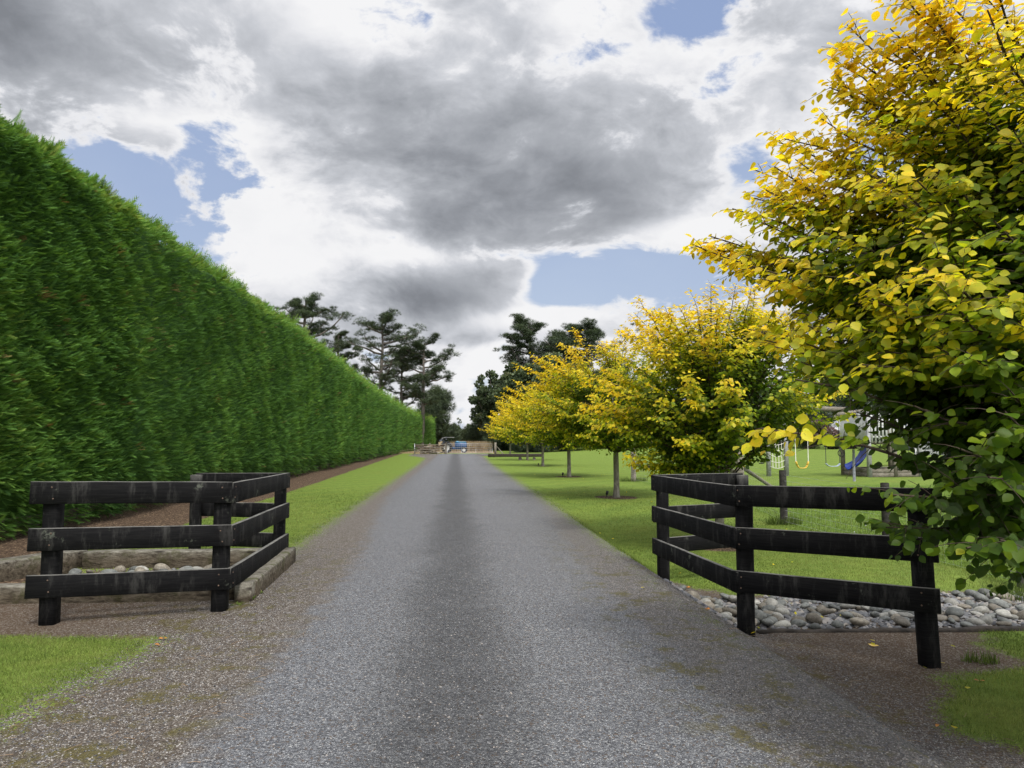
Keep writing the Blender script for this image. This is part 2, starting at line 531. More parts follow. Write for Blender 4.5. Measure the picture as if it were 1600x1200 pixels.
def sd_dirt(X, Y):
    polyL = [(-9, 6.75), (-4.6, 6.45), (-3.0, 6.42), (-2.0, 6.3), (-2.0, 7.9), (-9, 8.0)]
    polyR = [(1.8, 3.0), (2.9, 2.4), (3.75, 3.7), (3.15, 4.55), (3.75, 5.55), (4.8, 5.9), (4.75, 6.55), (5.2, 6.9), (3.2, 9.2), (2.2, 10.2), (2.2, 5)]
    a = np.maximum(sdpoly(X, Y, polyL), sdpoly(X, Y, polyR))
    pit = np.minimum(np.minimum(X - PIT[0], PIT[1] - X), np.minimum(Y - PIT[2], PIT[3] - Y))
    bed = np.minimum(np.minimum(X - 2.5, 14 - X), np.minimum(Y - (7.0), 8.95 - Y))
    return np.maximum(np.maximum(a + wob(X, Y, 1.5) * .6, pit), bed)


T_B = [(1127, 845, 12.5), None]
TREES = [(4.55, 4.35)]
TREES.append(tuple(P(1124, 838, 12.7)[:2]))
for px, py in ((963, 776), (889, 745), (848, 728), (824, 719), (797, 712)):
    TREES.append(tuple(G(px, py)[:2]))


def lines(lo, hi, fine0, fine1, step, grow):
    a = [fine0]
    while a[-1] < fine1: a.append(a[-1] + step)
    s = step
    while a[-1] < hi: s *= grow; a.append(a[-1] + s)
    c = [fine0]; s = step
    while c[-1] > lo: s *= grow; c.append(c[-1] - s)
    return np.array(c[::-1][:-1] + a)


gx = lines(-420, 520, -6.0, 7.0, .07, 1.05)
gy = lines(-30, 1100, 2.2, 12.0, .06, 1.028)
GX, GY = np.meshgrid(gx, gy)
GZ = hfun(GX, GY)
rd = sd_road(GX, GY); bk = sd_bark(GX, GY); dr = sd_dirt(GX, GY)
straw = np.minimum(GY - 90.5, 5.5 - GX)
rough_g = np.zeros_like(GX)
# rough paddock grass right of the wire fence line
FL = [tuple(gp(990, 752)[:2]), tuple(gp(1157, 786)[:2]), tuple(gp(1225, 819)[:2]), tuple(gp(1600, 918)[:2]), (16, 7.2)]


def sd_paddock(X, Y):
    poly = [FL[0], FL[1], FL[2], FL[3], FL[4], (40, 7), (40, 24), (FL[0][0] + 4, 26)]
    return sdpoly(X, Y, poly) + wob(X, Y) * .5


pk = sd_paddock(GX, GY)
ny, nx = GX.shape
vid = np.arange(ny * nx).reshape(ny, nx)
Qd = np.stack([vid[:-1, :-1], vid[:-1, 1:], vid[1:, 1:], vid[1:, :-1]], -1).reshape(-1, 4)


def cell(a): return (.25 * (a[:-1, :-1] + a[:-1, 1:] + a[1:, 1:] + a[1:, :-1])).ravel()


GROUND, q, p = mat('ground_cover', .9, .2)
co = q.n('ShaderNodeTexCoord').outputs['Object']
sp = q.n('ShaderNodeSeparateXYZ'); q.put(sp.inputs[0], co)
gX, gY = sp.outputs[0], sp.outputs[1]
n_big = q.noise(co, .9, 5, .6); n_mid = q.noise(co, 5, 6, .65); n_fine = q.noise(co, 60, 5, .7); n_mini = q.noise(co, 220, 3, .6)
# lawn
lawn = q.mix(q.mr(n_mid, .3, .7), (.084, .128, .022), (.120, .170, .032))
lawn = q.mix(q.mr(n_fine, .25, .75, 0, 1), lawn, q.vm('SCALE', lawn, scale=1.45))
lawn = q.mix(q.m('MULTIPLY', q.mr(n_big, .5, .72), .45), lawn, (.15, .165, .035))
stripe = q.m('SINE', q.m('MULTIPLY', q.m('ADD', gY, q.m('MULTIPLY', gX, -1.1)), 3.6))
lawn = q.mix(q.m('MULTIPLY', q.mr(stripe, -.7, .7), .22), lawn, q.vm('MULTIPLY', lawn, (1.5, 1.35, 1.2)))
pad = q.mr(q.attr('pk'), -.1, .25)
lawn = q.mix(pad, lawn, q.mix(q.mr(n_mid, .35, .65), (.07, .125, .018), (.135, .20, .032)))
stw = q.mr(q.attr('straw'), 0, 1)
lawn = q.mix(stw, lawn, q.mix(q.mr(n_big, .3, .7), (.30, .235, .13), (.40, .31, .19)))
# dirt and bark chips
chipc = q.vor(co, 42, 'Color'); sepc = q.n('ShaderNodeSeparateColor'); q.put(sepc.inputs[0], chipc)
bark = q.mix(q.mr(sepc.outputs[0], .1, .9), (.038, .024, .016), (.115, .078, .052))
bark = q.mix(q.mr(sepc.outputs[1], .86, .9), bark, (.24, .17, .11))
chipc_v = sepc.outputs[2]
pebc = q.vor(co, 95, 'Color'); sepp = q.n('ShaderNodeSeparateColor'); q.put(sepp.inputs[0], pebc)
dirt = q.mix(q.mr(n_fine, .25, .75), (.050, .034, .024), (.125, .090, .062))
dirt = q.mix(q.mr(sepp.outputs[0], .70, .80), dirt, (.19, .165, .14))
dirt = q.mix(q.m('MULTIPLY', q.mr(n_mid, .52, .66), .6), dirt, (.075, .045, .026))
# gravel
pe1 = q.vor(co, 80, 'Color'); s1 = q.n('ShaderNodeSeparateColor'); q.put(s1.inputs[0], pe1)
pe2 = q.vor(co, 150, 'Color'); s2 = q.n('ShaderNodeSeparateColor'); q.put(s2.inputs[0], pe2)
d1 = q.vor(co, 80, 'Distance'); d2 = q.vor(co, 150, 'Distance')
v = q.m('MULTIPLY_ADD', s1.outputs[0], .55, q.m('MULTIPLY', s2.outputs[0], .45))
gr = q.ramp(v, [(0, (.032, .033, .037)), (.35, (.108, .111, .120)), (.65, (.212, .217, .228)), (.86, (.34, .345, .35)), (1, (.55, .55, .54))])
gr = q.mix(q.mr(s2.outputs[1], .93, .96), gr, (.50, .50, .48))
gr = q.mix(q.mr(s1.outputs[1], .90, .93), gr, (.14, .105, .08))
gr = q.mix(q.mr(n_mini, .62, .35), gr, (.028, .028, .031))
# wheel tracks are packed and paler, middle and sides loose and darker
wx = q.m('ADD', gX, q.m('MULTIPLY', q.m('SUBTRACT', n_big, .5), .6))
mid = q.m('MULTIPLY', q.mr(q.m('ADD', q.m('ABSOLUTE', q.m('ADD', wx, .02)), q.m('MULTIPLY', q.m('SUBTRACT', n_mid, .5), .5)), .62, .12), q.mr(n_mid, .25, .6, .6, 1))
gr = q.mix(q.m('MULTIPLY', mid, .85), gr, q.vm('MULTIPLY', gr, (.44, .435, .43)))
trk = q.m('MULTIPLY', q.mr(q.m('ABSOLUTE', q.m('SUBTRACT', q.m('ABSOLUTE', q.m('ADD', wx, .02)), 1.05)), .75, .2), .45)
gr = q.mix(trk, gr, q.vm('MULTIPLY', gr, (1.15, 1.16, 1.19)))
side = q.mr(q.m('ADD', q.m('SUBTRACT', q.m('ABSOLUTE', q.m('SUBTRACT', gX, .18)), q.mr(gY, 8, 22, 0, .62)), q.m('MULTIPLY', q.m('SUBTRACT', n_mid, .5), 1.0)), 1.28, 1.62)
loose = q.mix(q.mr(s2.outputs[0], .1, .9), (.032, .024, .018), (.165, .138, .112))
loose = q.mix(q.mr(s2.outputs[1], .90, .94), loose, (.48, .46, .43))
loose = q.mix(q.mr(q.noise(co, 28, 5, .7), .5, .62), loose, (.060, .042, .028))
lside = q.mr(gX, .5, -.5, .55, 1)
gr = q.mix(q.m('MULTIPLY', q.m('MULTIPLY', side, lside), .95), gr, loose)
mossn = q.noise(co, 3.6, 7, .72)
mossw = q.m('MULTIPLY', q.mr(mossn, .50, .62), q.m('MULTIPLY', q.mr(q.m('ABSOLUTE', gX), 1.1, 1.6), q.mr(gY, 14, 7)))
gr = q.mix(q.m('MULTIPLY', mossw, .85), gr, q.mix(q.mr(n_fine, .3, .7), (.040, .034, .010), (.12, .10, .020)))
# combine by signed distances, edges broken by noise
chw = q.m('SUBTRACT', q.m('MULTIPLY_ADD', sepp.outputs[1], .6, q.m('MULTIPLY', chipc_v, .4)), .5)
def edge_mask(attr_, amp, soft):
    nn = q.m('ADD', q.m('MULTIPLY', q.m('SUBTRACT', q.noise(co, 11, 6, .7), .5), amp), q.m('MULTIPLY', q.m('SUBTRACT', n_fine, .5), amp * .5))
    if attr_ != 'bk': nn = q.m('ADD', nn, q.m('MULTIPLY', chw, amp * .9))
    return q.mr(q.m('ADD', q.attr(attr_), nn), -soft, soft)
c = q.mix(edge_mask('dr', .28, .04), lawn, dirt)
nrd = q.m('ADD', q.attr('rd'), q.m('ADD', q.m('MULTIPLY', chw, 1.5), q.m('MULTIPLY', q.m('SUBTRACT', n_mid, .5), .8)))
c = q.mix(q.m('MULTIPLY', q.mr(nrd, -.95, -.1), q.mr(q.attr('dr'), -.05, .1)), c, gr)
c = q.mix(edge_mask('bk', .22, .04), c, bark)
c = q.mix(edge_mask('rd', .75, .05), c, gr)
q.put(p.inputs['Base Color'], c)
rm = edge_mask('rd', .75, .05)
hgt = q.m('ADD', q.m('MULTIPLY', q.m('ADD', q.m('MULTIPLY', d1, 1.0), q.m('MULTIPLY', d2, .5)), -1.0), q.m('MULTIPLY', n_fine, .6))
q.put(p.inputs['Normal'], q.bump(hgt, .75, .012))
q.put(p.inputs['Roughness'], q.mr(rm, 0, 1, .95, .62))
q.put(p.inputs['Specular IOR Level'], q.mr(rm, 0, 1, .1, .35))

own = np.zeros(len(Qd), int)                 # 0 lawn 1 dirt 2 bark 3 driveway 4 field
own[cell(dr) > 0] = 1
own[cell(bk) > 0] = 2
own[cell(rd) > 0] = 3
own[(cell(straw) > 0) & (own != 3)] = 4
allV = np.stack([GX, GY, GZ], -1).reshape(-1, 3)
for i, nm in enumerate(('lawn', 'bare_soil', 'bark_mulch', 'driveway', 'field')):
    f = Qd[own == i]
    used, inv = np.unique(f, return_inverse=True)
    mb = MB()
    mb.add(allV[used], inv.reshape(-1, 4), 0, rd=rd.ravel()[used], bk=bk.ravel()[used], dr=dr.ravel()[used], straw=straw.ravel()[used], pk=pk.ravel()[used])
    tag(mb.build(nm, GROUND, smooth=True), kind='structure')


# ------------------------------------------------------------------ blades, pebbles
def scatter(x0, x1, y0, y1, n):
    return rng.uniform(x0, x1, n), rng.uniform(y0, y1, n)


BLADE = (np.array([[0, -.5, 0], [0, .5, 0], [.6, .28, .10], [.6, -.28, .10], [1, 0, .3]]), np.array([[0, 1, 2], [0, 2, 3], [3, 2, 4]]))
BLADE1 = (np.array([[0, -.5, 0], [0, .5, 0], [1, 0, .2]]), np.array([[0, 1, 2]]))


def grass(mb, X, Y, L, Wd, tmpl, lean=.6, tone=None):
    n = len(X)
    Z = hfun(X, Y)
    a = rng.uniform(0, 2 * math.pi, n); r = rng.uniform(0, lean, n)
    D = np.stack([np.cos(a) * r, np.sin(a) * r, np.ones(n)], -1)
    a2 = rng.uniform(0, 2 * math.pi, n)
    N = np.stack([np.cos(a2), np.sin(a2), np.zeros(n)], -1)
    N = N - nz(D) * (N * nz(D)).sum(-1, keepdims=True)
    t = rng.random(n) if tone is None else tone
    mb.cards(np.stack([X, Y, Z - .003], -1), D, N, L * rng.uniform(.6, 1.2, n), np.full(n, 1.0) * Wd * rng.uniform(.7, 1.3, n), tmpl, tone=t, rnd=rng.random(n))


def lawnok(X, Y, m=0.03):
    n = rng.normal(0, .05, len(X))
    return (sd_road(X, Y) < -m + n) & (sd_bark(X, Y) < -m + n) & (sd_dirt(X, Y) < -m + n)


mb = MB()
for (x0, x1, y0, y1, n, L, Wd) in ((-5.2, -2.2, 3.6, 7.3, 130000, .027, .0034), (2.6, 5.4, 3.4, 7.4, 80000, .030, .0036), (-6, -2.2, 9.2, 15, 60000, .028, .006),
                                   (2.3, 9.5, 8.8, 15, 90000, .03, .006), (-5.6, -2.3, 15, 26, 40000, .035, .010), (2.3, 9, 15, 28, 60000, .035, .010)):
    X, Y = scatter(x0, x1, y0, y1, n)
    k = lawnok(X, Y) & (sd_paddock(X, Y) < .1)
    k &= (Y < 11) | (rng.random(len(X)) < np.clip(1 - (Y - 11) / 15, 0, 1))
    X, Y = X[k], Y[k]
    tn = .52 + .2 * np.sin(X * 1.1 + Y * .7) + .55 * (rng.random(len(X)) - .5) + .18 * np.sin(X * 7 + 3 * np.sin(Y * 5)) * np.sin(Y * 6.3) + .12 * (Y > 9)
    grass(mb, X, Y, L, Wd, BLADE1, .9, np.clip(tn, 0, 1))
tag(mb.build('mown_grass', GRASSM), 'short mown green grass on the lawns beside the gravel', 'grass', kind='stuff')

mb = MB()
X, Y = scatter(4.0, 16, 6.9, 24, 150000)
k = (sd_paddock(X, Y) > 0) & (rng.random(len(X)) < np.clip(14 / (Y * Y) * 8, .12, 1))
X, Y = X[k], Y[k]
cl = np.sin(X * 3.1 + 2 * np.sin(Y * 2)) * np.sin(Y * 3.7) > .2
grass(mb, X, Y, np.where(cl, .13, .085), .007, BLADE, 1.0, np.clip(.35 + .3 * rng.random(len(X)) + .1 * cl, 0, 1))
# tufts at fence posts
for (cx, cy, r, n) in ((FL[0][0], FL[0][1], .35, 500), (FL[2][0], FL[2][1], .25, 500), (FL[1][0], FL[1][1], .3, 300), (7.2, 8.6, .5, 900), (R2[0] + .55, R2[1] + .1, .1, 120)):
    a = rng.uniform(0, 6.28, n); rr = r * np.sqrt(rng.random(n))
    grass(mb, cx + rr * np.cos(a) * 1.6, cy + rr * np.sin(a) * .8, .2 if n != 120 else .1, .008, BLADE, .8, rng.random(n) * .5)
tag(mb.build('rough_grass', GRASSM), 'longer rough paddock grass right of the wire fence', 'grass', kind='stuff')

mb = MB()
X, Y = scatter(-3.4, 5.5, 3.4, 26, 260000)
ed = np.maximum(sd_road(X, Y), sd_dirt(X, Y)); wv = .04 * np.sin(X * 23 + Y * 17) + .03 * np.sin(Y * 41)
k = (ed < -.01 + wv) & (ed > -.11 + wv) & (rng.random(len(X)) < np.clip(7 / Y, .2, 1)) & (sd_bark(X, Y) < 0)
grass(mb, X[k], Y[k], .045, .006, BLADE1, 1.1, np.clip(rng.normal(.45, .25, k.sum()), 0, 1))
tag(mb.build('grass_fringe', GRASSM), 'ragged fringe of longer grass where the lawns meet the gravel and soil', 'grass', kind='stuff')

# clover flowers in the paddock
mb = MB()
for i in range(90):
    x, y = random.uniform(4.5, 11), random.uniform(7.6, 14)
    if sd_paddock(np.array([x]), np.array([y]))[0] < .1: continue
    r = random.uniform(.008, .014); z = hz(x, y) + random.uniform(.09, .13)
    mb.lathe((x, y, z), [(0, -r), (r * .8, -r * .5), (r, 0), (r * .7, r * .7), (0, r)], n=6)
tag(mb.build('clover_flowers', WHITEP), 'tiny white clover flowers dotted through the rough grass', 'flowers', kind='stuff')

# loose stones on the gravel
PEB, q, p = mat('loose_gravel', .75, .3)
q.put(p.inputs['Base Color'], q.ramp(q.attr('tone'), [(0, (.05, .05, .055)), (.5, (.17, .17, .175)), (.8, (.28, .25, .22)), (1, (.50, .49, .46))]))
OCT = (np.array([[1, 0, 0], [-1, 0, 0], [0, 1, 0], [0, -1, 0], [0, 0, .7], [.6, .6, .3], [-.6, .55, .35], [.6, -.6, .3], [-.55, -.6, .3]]),
       np.array([[0, 5, 4], [5, 2, 4], [2, 6, 4], [6, 1, 4], [1, 8, 4], [8, 3, 4], [3, 7, 4], [7, 0, 4]]))
mb = MB()
n = 60000
Y = 2.6 + 8.5 * rng.random(n) ** 1.5
X = rng.uniform(-3.4, 4.6, n)
ax_ = np.abs(X)
keep = ((sd_road(X, Y) > -.12) & (rng.random(n) < np.where((ax_ > 1.6) | (ax_ < .35), .85, .35))) | ((sd_dirt(X, Y) > 0) & (X > 2) & (rng.random(n) < .12) & (Y < 6.8))
keep &= ~((X < -2) & (sd_dirt(X, Y) > .05) & (Y > 6.3))
X, Y = X[keep], Y[keep]; n = len(X)
a = rng.uniform(0, 6.28, n); s = rng.uniform(.0035, .0085, n) * np.where(rng.random(n) < .02, 1.5, 1)
D = np.stack([np.cos(a), np.sin(a), rng.normal(0, .2, n)], -1); N = np.stack([rng.normal(0, .25, n), rng.normal(0, .25, n), np.ones(n)], -1)
mb.cards(np.stack([X, Y, hfun(X, Y)], -1), D, N, s, s * rng.uniform(.6, 1, n), OCT, tone=.8 * rng.random(n) ** 1.7, rnd=rng.random(n))
tag(mb.build('gravel', PEB), 'loose grey gravel chips spread over the driveway and its edges', 'gravel', kind='stuff')

# straws and bark litter at the left verge and under the hedge
mb = MB()
for i in range(520):
    if i < 120: x, y = random.uniform(-2.6, -1.0), random.uniform(3.0, 6.2)
    elif i < 180: x, y = random.uniform(2.2, 3.9), random.uniform(3.6, 6.6)
    else: x, y = random.uniform(-7.4, -4.8), random.uniform(8, 30)
    L = random.uniform(.02, .09); t = random.uniform(0, 6.28)
    z = hz(x, y) + .006
    p0 = np.array([x, y, z]); p2 = p0 + [L * math.cos(t), L * math.sin(t), random.uniform(0, .008)]
    p1 = (p0 + p2) / 2 + [random.uniform(-.01, .01), random.uniform(-.01, .01), .005]
    mb.tube([p0, p1, p2], .0013 if i < 180 else .003, 4)
tag(mb.build('litter', simple('dry_stalks', (.22, .15, .09), .8, .5, 30)), 'dry stalks and twigs lying on the verges', 'plant litter', kind='stuff')

# ------------------------------------------------------------------ hedge
def hedge_x(Y):
    return -6.75 + .0 * Y + 2.7 * sm((Y - 85) / 70)


def hedge_h(Y):
    return 6.75 - .75 * sm((Y - 20) / 60) - .7 * sm((Y - 80) / 70)


def hedge_bulge(Y, Z):
    return (.03 * np.abs(np.sin(math.pi * Y / 1.7 + .6 * np.sin(Z * 1.3))) + .09 * np.sin(Y * 1.9 + 2 * np.sin(Z * .9)) * np.sin(Z * 2.3 + Y)
            + .06 * np.sin(Y * 5.3 + Z * 3) * np.sin(Z * 6.1) - .25 * sm((1.1 - Z) / 1.0) + .10 * np.sin(Y * .45 + 1))


hedge = empty('hedge', (-7.5, 9, 0))
tag(hedge, 'tall clipped dark green conifer hedge running along the left of the driveway', 'hedge')
mb = MB()
hy = np.concatenate([np.arange(4.0, 30, .35), np.arange(30, 152, 1.0)])
prof_u = np.linspace(0, 1, 26)
rows = []
for y in hy:
    H = float(hedge_h(y)); x0 = float(hedge_x(y))
    r = []
    for u in prof_u:
        if u < .75: z = .35 + (H - .45 - .35) * u / .75; x = x0 - .22 + float(hedge_bulge(y, z)) - .02 * z
        else:
            t = (u - .75) / .25 * math.pi / 2
            z = H - .5 + .35 * math.sin(t); x = x0 - .30 - 1.6 * (1 - math.cos(t)) + .1 * math.sin(y * 3)
        r.append((x, y, z))
    rows.append(r)
V = np.array(rows); m_, n_ = V.shape[:2]
vi = np.arange(m_ * n_).reshape(m_, n_)
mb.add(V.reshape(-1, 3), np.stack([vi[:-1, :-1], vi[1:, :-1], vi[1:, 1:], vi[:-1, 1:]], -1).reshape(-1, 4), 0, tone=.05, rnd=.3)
# back, underside and end of the core
for y0_, y1_ in ((4, 152),):
    for y in (4.0, 151.0):
        x0 = float(hedge_x(y)); H = float(hedge_h(y)) - .2
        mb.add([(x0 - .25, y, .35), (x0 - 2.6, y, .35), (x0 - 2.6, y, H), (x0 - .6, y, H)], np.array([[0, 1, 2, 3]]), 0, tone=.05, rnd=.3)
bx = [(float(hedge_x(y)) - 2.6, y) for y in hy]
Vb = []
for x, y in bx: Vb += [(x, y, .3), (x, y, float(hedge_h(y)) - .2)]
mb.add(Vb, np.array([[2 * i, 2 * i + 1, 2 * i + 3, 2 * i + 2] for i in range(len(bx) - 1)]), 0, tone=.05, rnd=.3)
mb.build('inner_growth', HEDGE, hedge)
for y in np.arange(8.0, 60, 1.7):
    x = float(hedge_x(y)) - 1.2 + random.uniform(-.1, .1)
    mb = MB(); mb.tube([(x, y, -.02), (x + .03, y + .02, .5), (x + .05, y, 1.2)], [.13, .10, .09], 8)
    mb.build('stem', DBARK, hedge)


def spray_tmpl(pairs, wid=.10):
    V = [(0, -.015, 0), (0, .015, 0), (1, 0, -.06)]; Fc = [(0, 1, 2)]
    for i in range(pairs):
        t = .12 + .75 * i / pairs
        L = .42 * (1 - .65 * i / pairs)
        for s in (-1, 1):
            k = len(V)
            V += [(t, 0, -.02 * t), (t + .085, 0, -.02 * t), (t + L * .80 + .05, s * L * .62, .02 - .10 * L)]
            Fc.append((k, k + 1, k + 2))
    return np.array(V, float), np.array(Fc)


SP_A, SP_B, SP_C = spray_tmpl(8), spray_tmpl(5), spray_tmpl(3)
mb = MB()


def hedge_sprays(y0, y1, dens, size, tmpl):
    H = 6.5
    n = int((y1 - y0) * H * dens)
    Y = rng.uniform(y0, y1, n); Hh = hedge_h(Y)
    u = rng.random(n)
    Z = .12 + u * (Hh - .22)
    X = hedge_x(Y) + hedge_bulge(Y, Z) - .02 * Z - rng.random(n) ** 2 * .16 - .12 - .4 * sm((Z - Hh + .7) / .7) ** 3
    gap = np.sin(Y * 1.7 + 3 * np.sin(Z * .8)) * np.sin(Z * 1.9 + 2 * np.sin(Y * .7))
    keep = ~((Z < .75) & (rng.random(n) < .55) & (np.sin(Y * 2.3) > -.2))
    hol = np.sin(Y * 4.1 + 2 * np.sin(Z * 2.2)) * np.sin(Z * 5.3 + 2 * np.sin(Y * 1.9)); X = X - .10 * np.clip(hol - .55, 0, 1) * 2
    keep &= ~((hol > .80) & (rng.random(n) < .6))
    X, Y, Z, gap, Hh = X[keep], Y[keep], Z[keep], gap[keep], Hh[keep]; n = len(X)
    D = np.stack([np.full(n, .7), rng.normal(.30, .42, n), rng.normal(.22, .28, n) - .35 * (Z < 1.0)], -1)
    N = np.stack([rng.normal(.25, .4, n), rng.normal(0, .5, n), np.ones(n)], -1)
    L = size * rng.uniform(.6, 1.35, n)
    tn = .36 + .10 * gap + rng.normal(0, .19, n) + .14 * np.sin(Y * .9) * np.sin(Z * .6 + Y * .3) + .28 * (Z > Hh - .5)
    brown = (np.sin(Y * 2.7 + 1.0 + np.sin(Z * 5)) * np.sin(Z * 2.9 + Y + np.sin(Y * 3.3)) > .95) & (rng.random(n) < .6)
    tn = np.clip(tn, 0, .92); tn[brown] = 1.0
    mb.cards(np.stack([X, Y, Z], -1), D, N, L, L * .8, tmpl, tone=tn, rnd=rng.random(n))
    # top edge
    n = int((y1 - y0) * dens * 1.0)
    Y = rng.uniform(y0, y1, n); Hh = hedge_h(Y)
    back = rng.random(n) ** 1.5 * 1.6
    Z = Hh - .32 + .15 * rng.random(n) + .16 * np.minimum(back, 1) + .07 * np.sin(Y * 3.1) + .05 * np.sin(Y * 7.7)
    X = hedge_x(Y) - .45 - back
    D = np.stack([rng.normal(.35, .45, n), rng.normal(-.1, .5, n), rng.normal(.75, .25, n)], -1)
    N = np.stack([rng.normal(0, 1, n), rng.normal(0, 1, n), rng.normal(.3, .3, n)], -1)
    L = size * rng.uniform(.7, 1.5, n) * np.where(np.sin(Y * 5.1) * np.sin(Y * 1.3) > .55, 1.9, 1.1)
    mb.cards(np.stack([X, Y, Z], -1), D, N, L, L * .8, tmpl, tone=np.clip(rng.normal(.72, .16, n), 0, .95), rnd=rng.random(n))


hedge_sprays(7.5, 16, 950, .165, SP_A)
hedge_sprays(16, 30, 420, .20, SP_B)
hedge_sprays(30, 60, 150, .30, SP_B)
hedge_sprays(60, 100, 45, .50, SP_C)
hedge_sprays(100, 151, 25, .65, SP_C)
n = 900
Z = rng.uniform(.2, 5.2, n); X = -4.05 - rng.random(n) * 2.2; Y = np.full(n, 151.0)
mb.cards(np.stack([X, Y, Z], -1), np.stack([rng.normal(0, .3, n), np.ones(n), rng.normal(.2, .3, n)], -1), rng.normal(0, 1, (n, 3)) + [0, 0, .5], np.full(n, .6), np.full(n, .5), SP_C, tone=rng.random(n) * .6, rnd=rng.random(n))
n = 260; Y = np.concatenate([rng.normal(c_, .25, 26) for c_ in (9.3, 10.2, 11.0, 12.1, 13.6, 15.2, 17.4, 20.5, 24.5, 29)])
X = hedge_x(Y) - .4 - rng.random(n) * .5; Z = hedge_h(Y) - .12 + rng.random(n) * .05
L = rng.uniform(.18, .40, n)
mb.cards(np.stack([X, Y, Z], -1), np.stack([rng.normal(.25, .3, n), rng.normal(.35, .35, n), rng.uniform(.4, .9, n)], -1), rng.normal(0, 1, (n, 3)), L, L * .5, SP_A, tone=np.clip(rng.normal(.35, .15, n), 0, .9), rnd=rng.random(n))
mb.build('foliage', HEDGE, hedge)

# ------------------------------------------------------------------ rail fences
def rail_fence(label, posts, spans, tops, group):
    """posts: foot points; spans: (i, j, ext_i, ext_j); tops: height of the top rail at each post"""
    root = empty('rail_fence', np.mean(posts, 0) * [1, 1, 0] + [0, 0, hz(*np.mean(posts, 0)[:2])])
    tag(root, label, 'fence', group)
    ctr = np.mean(posts, 0)
    for i, pf in enumerate(posts):
        lean = random.uniform(-.01, .01)
        m = MB(); w = .135
        foot = pf - [0, 0, .15]; top = np.array([pf[0] + lean, pf[1], tops[i] - .025])
        if i == 2 and 'stones' in label: foot[0] += .04
        m.beam(foot, top, w, w, .018, up=(0, 1, 0), seg=4, jit=.0025)
        m.build('post', BLK, root)
    for (i, j, ei, ej) in spans:
        a, c_ = posts[i].copy(), posts[j].copy()
        d = c_ - a; d[2] = 0; d = nz(d)
        nrm = np.array([d[1], -d[0], 0]);
        if np.dot((a + c_) / 2 - ctr, nrm) < 0: nrm = -nrm
        off = nrm * (.0675 + .0235)
        for k in range(3):
            z0 = tops[i] - k * .40 - .1; z1 = tops[j] - k * .40 - .1
            p0 = np.array([a[0], a[1], z0 + random.uniform(-.006, .006)]) - d * ei + off
            p1 = np.array([c_[0], c_[1], z1 + random.uniform(-.006, .006)]) + d * ej + off
            m = MB(); m.beam(p0, p1, .045, .195, .005, seg=6, jit=.0018)
            for q_, sg in ((a, 1), (c_, -1)):
                for dz_ in (-.05, .05):
                    zz_ = (z0 if sg == 1 else z1) + dz_
                    m.lathe(np.array([q_[0], q_[1], zz_]) + off + nrm * .022 + d * random.uniform(-.012, .012), [(.0075, 0), (.007, .003), (0, .004)], nrm, 8, mi=1)
            m.build('rail', [BLK, RUST], root)
    return root


rail_fence('black rail fence on the left verge, around the timber framed stone pit', [L1, L2, L3, L4],
           [(0, 1, .17, .085), (1, 2, .067, .085), (2, 3, .067, .08)], [1.24, 1.21, 1.17, 1.15], 'black rail fences flanking the driveway')
rail_fence('black rail fence on the right verge, over the open bed of stones', [R0, R1, R2, R3],
           [(1, 2, .085, .14), (0, 1, .10, .067), (0, 3, .067, .08)], [1.16, 1.18, 1.22, 1.15], 'black rail fences flanking the driveway')

# ------------------------------------------------------------------ stone pit frame (left) and edging (right)
pf = empty('pit_frame', (-3.6, 8.4, 0))
tag(pf, 'weathered pale timber sleeper frame around the stones inside the left fence', 'timber frame')
TP = .22
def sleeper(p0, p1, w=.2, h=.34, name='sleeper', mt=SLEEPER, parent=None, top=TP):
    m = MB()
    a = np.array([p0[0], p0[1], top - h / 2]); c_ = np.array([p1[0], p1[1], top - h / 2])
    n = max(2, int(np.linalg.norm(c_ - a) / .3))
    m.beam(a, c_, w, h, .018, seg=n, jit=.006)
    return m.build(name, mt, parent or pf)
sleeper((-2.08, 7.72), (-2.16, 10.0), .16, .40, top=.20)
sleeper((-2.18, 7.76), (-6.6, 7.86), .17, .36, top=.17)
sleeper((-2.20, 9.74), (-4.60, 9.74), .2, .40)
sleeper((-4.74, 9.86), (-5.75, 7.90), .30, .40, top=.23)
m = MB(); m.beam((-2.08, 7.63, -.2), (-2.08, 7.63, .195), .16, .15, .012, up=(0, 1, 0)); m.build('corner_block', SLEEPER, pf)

te = MB(); te.beam((2.9, 7.02, -.29), (8.9, 6.92, -.285), .09, .14, .012, seg=24, jit=.010)
tag(te.build('timber_edging', KERBT, loc=(5, 7, -.25)), 'dark timber edging board along the near side of the right stone bed', 'edging')

# ------------------------------------------------------------------ river stones
def stone_mesh(name, sx, sy, sz, seed, mt):
    r = random.Random(seed)
    import bmesh
    bm = bmesh.new(); bmesh.ops.create_icosphere(bm, subdivisions=3, radius=1)
    ph = [r.uniform(0, 6.28) for _ in range(6)]
    for v in bm.verts:
        x, y, z = v.co
        k = 1 + .10 * math.sin(2.1 * x + ph[0]) * math.cos(1.7 * y + ph[1]) + .08 * math.sin(2.7 * z + ph[2] + x) + .06 * math.sin(3.3 * y + ph[3])
        v.co = (x * sx * k, y * sy * k, z * sz * k)
    me = bpy.data.meshes.new(name); bm.to_mesh(me); bm.free()
    for f in me.polygons: f.use_smooth = True
    me.materials.append(mt)
    return me


sm_list = []
for i, (sx, sy, sz) in enumerate(((1, .72, .45), (1, .85, .55), (1, .58, .40), (1, .78, .5))):
    for mt, lab in ((ST_GREY, 'grey'), (ST_TAN, 'tan'), (ST_PALE, 'pale')):
        sm_list.append((stone_mesh('river_stone', sx, sy, sz, i * 7 + len(lab), mt), lab))


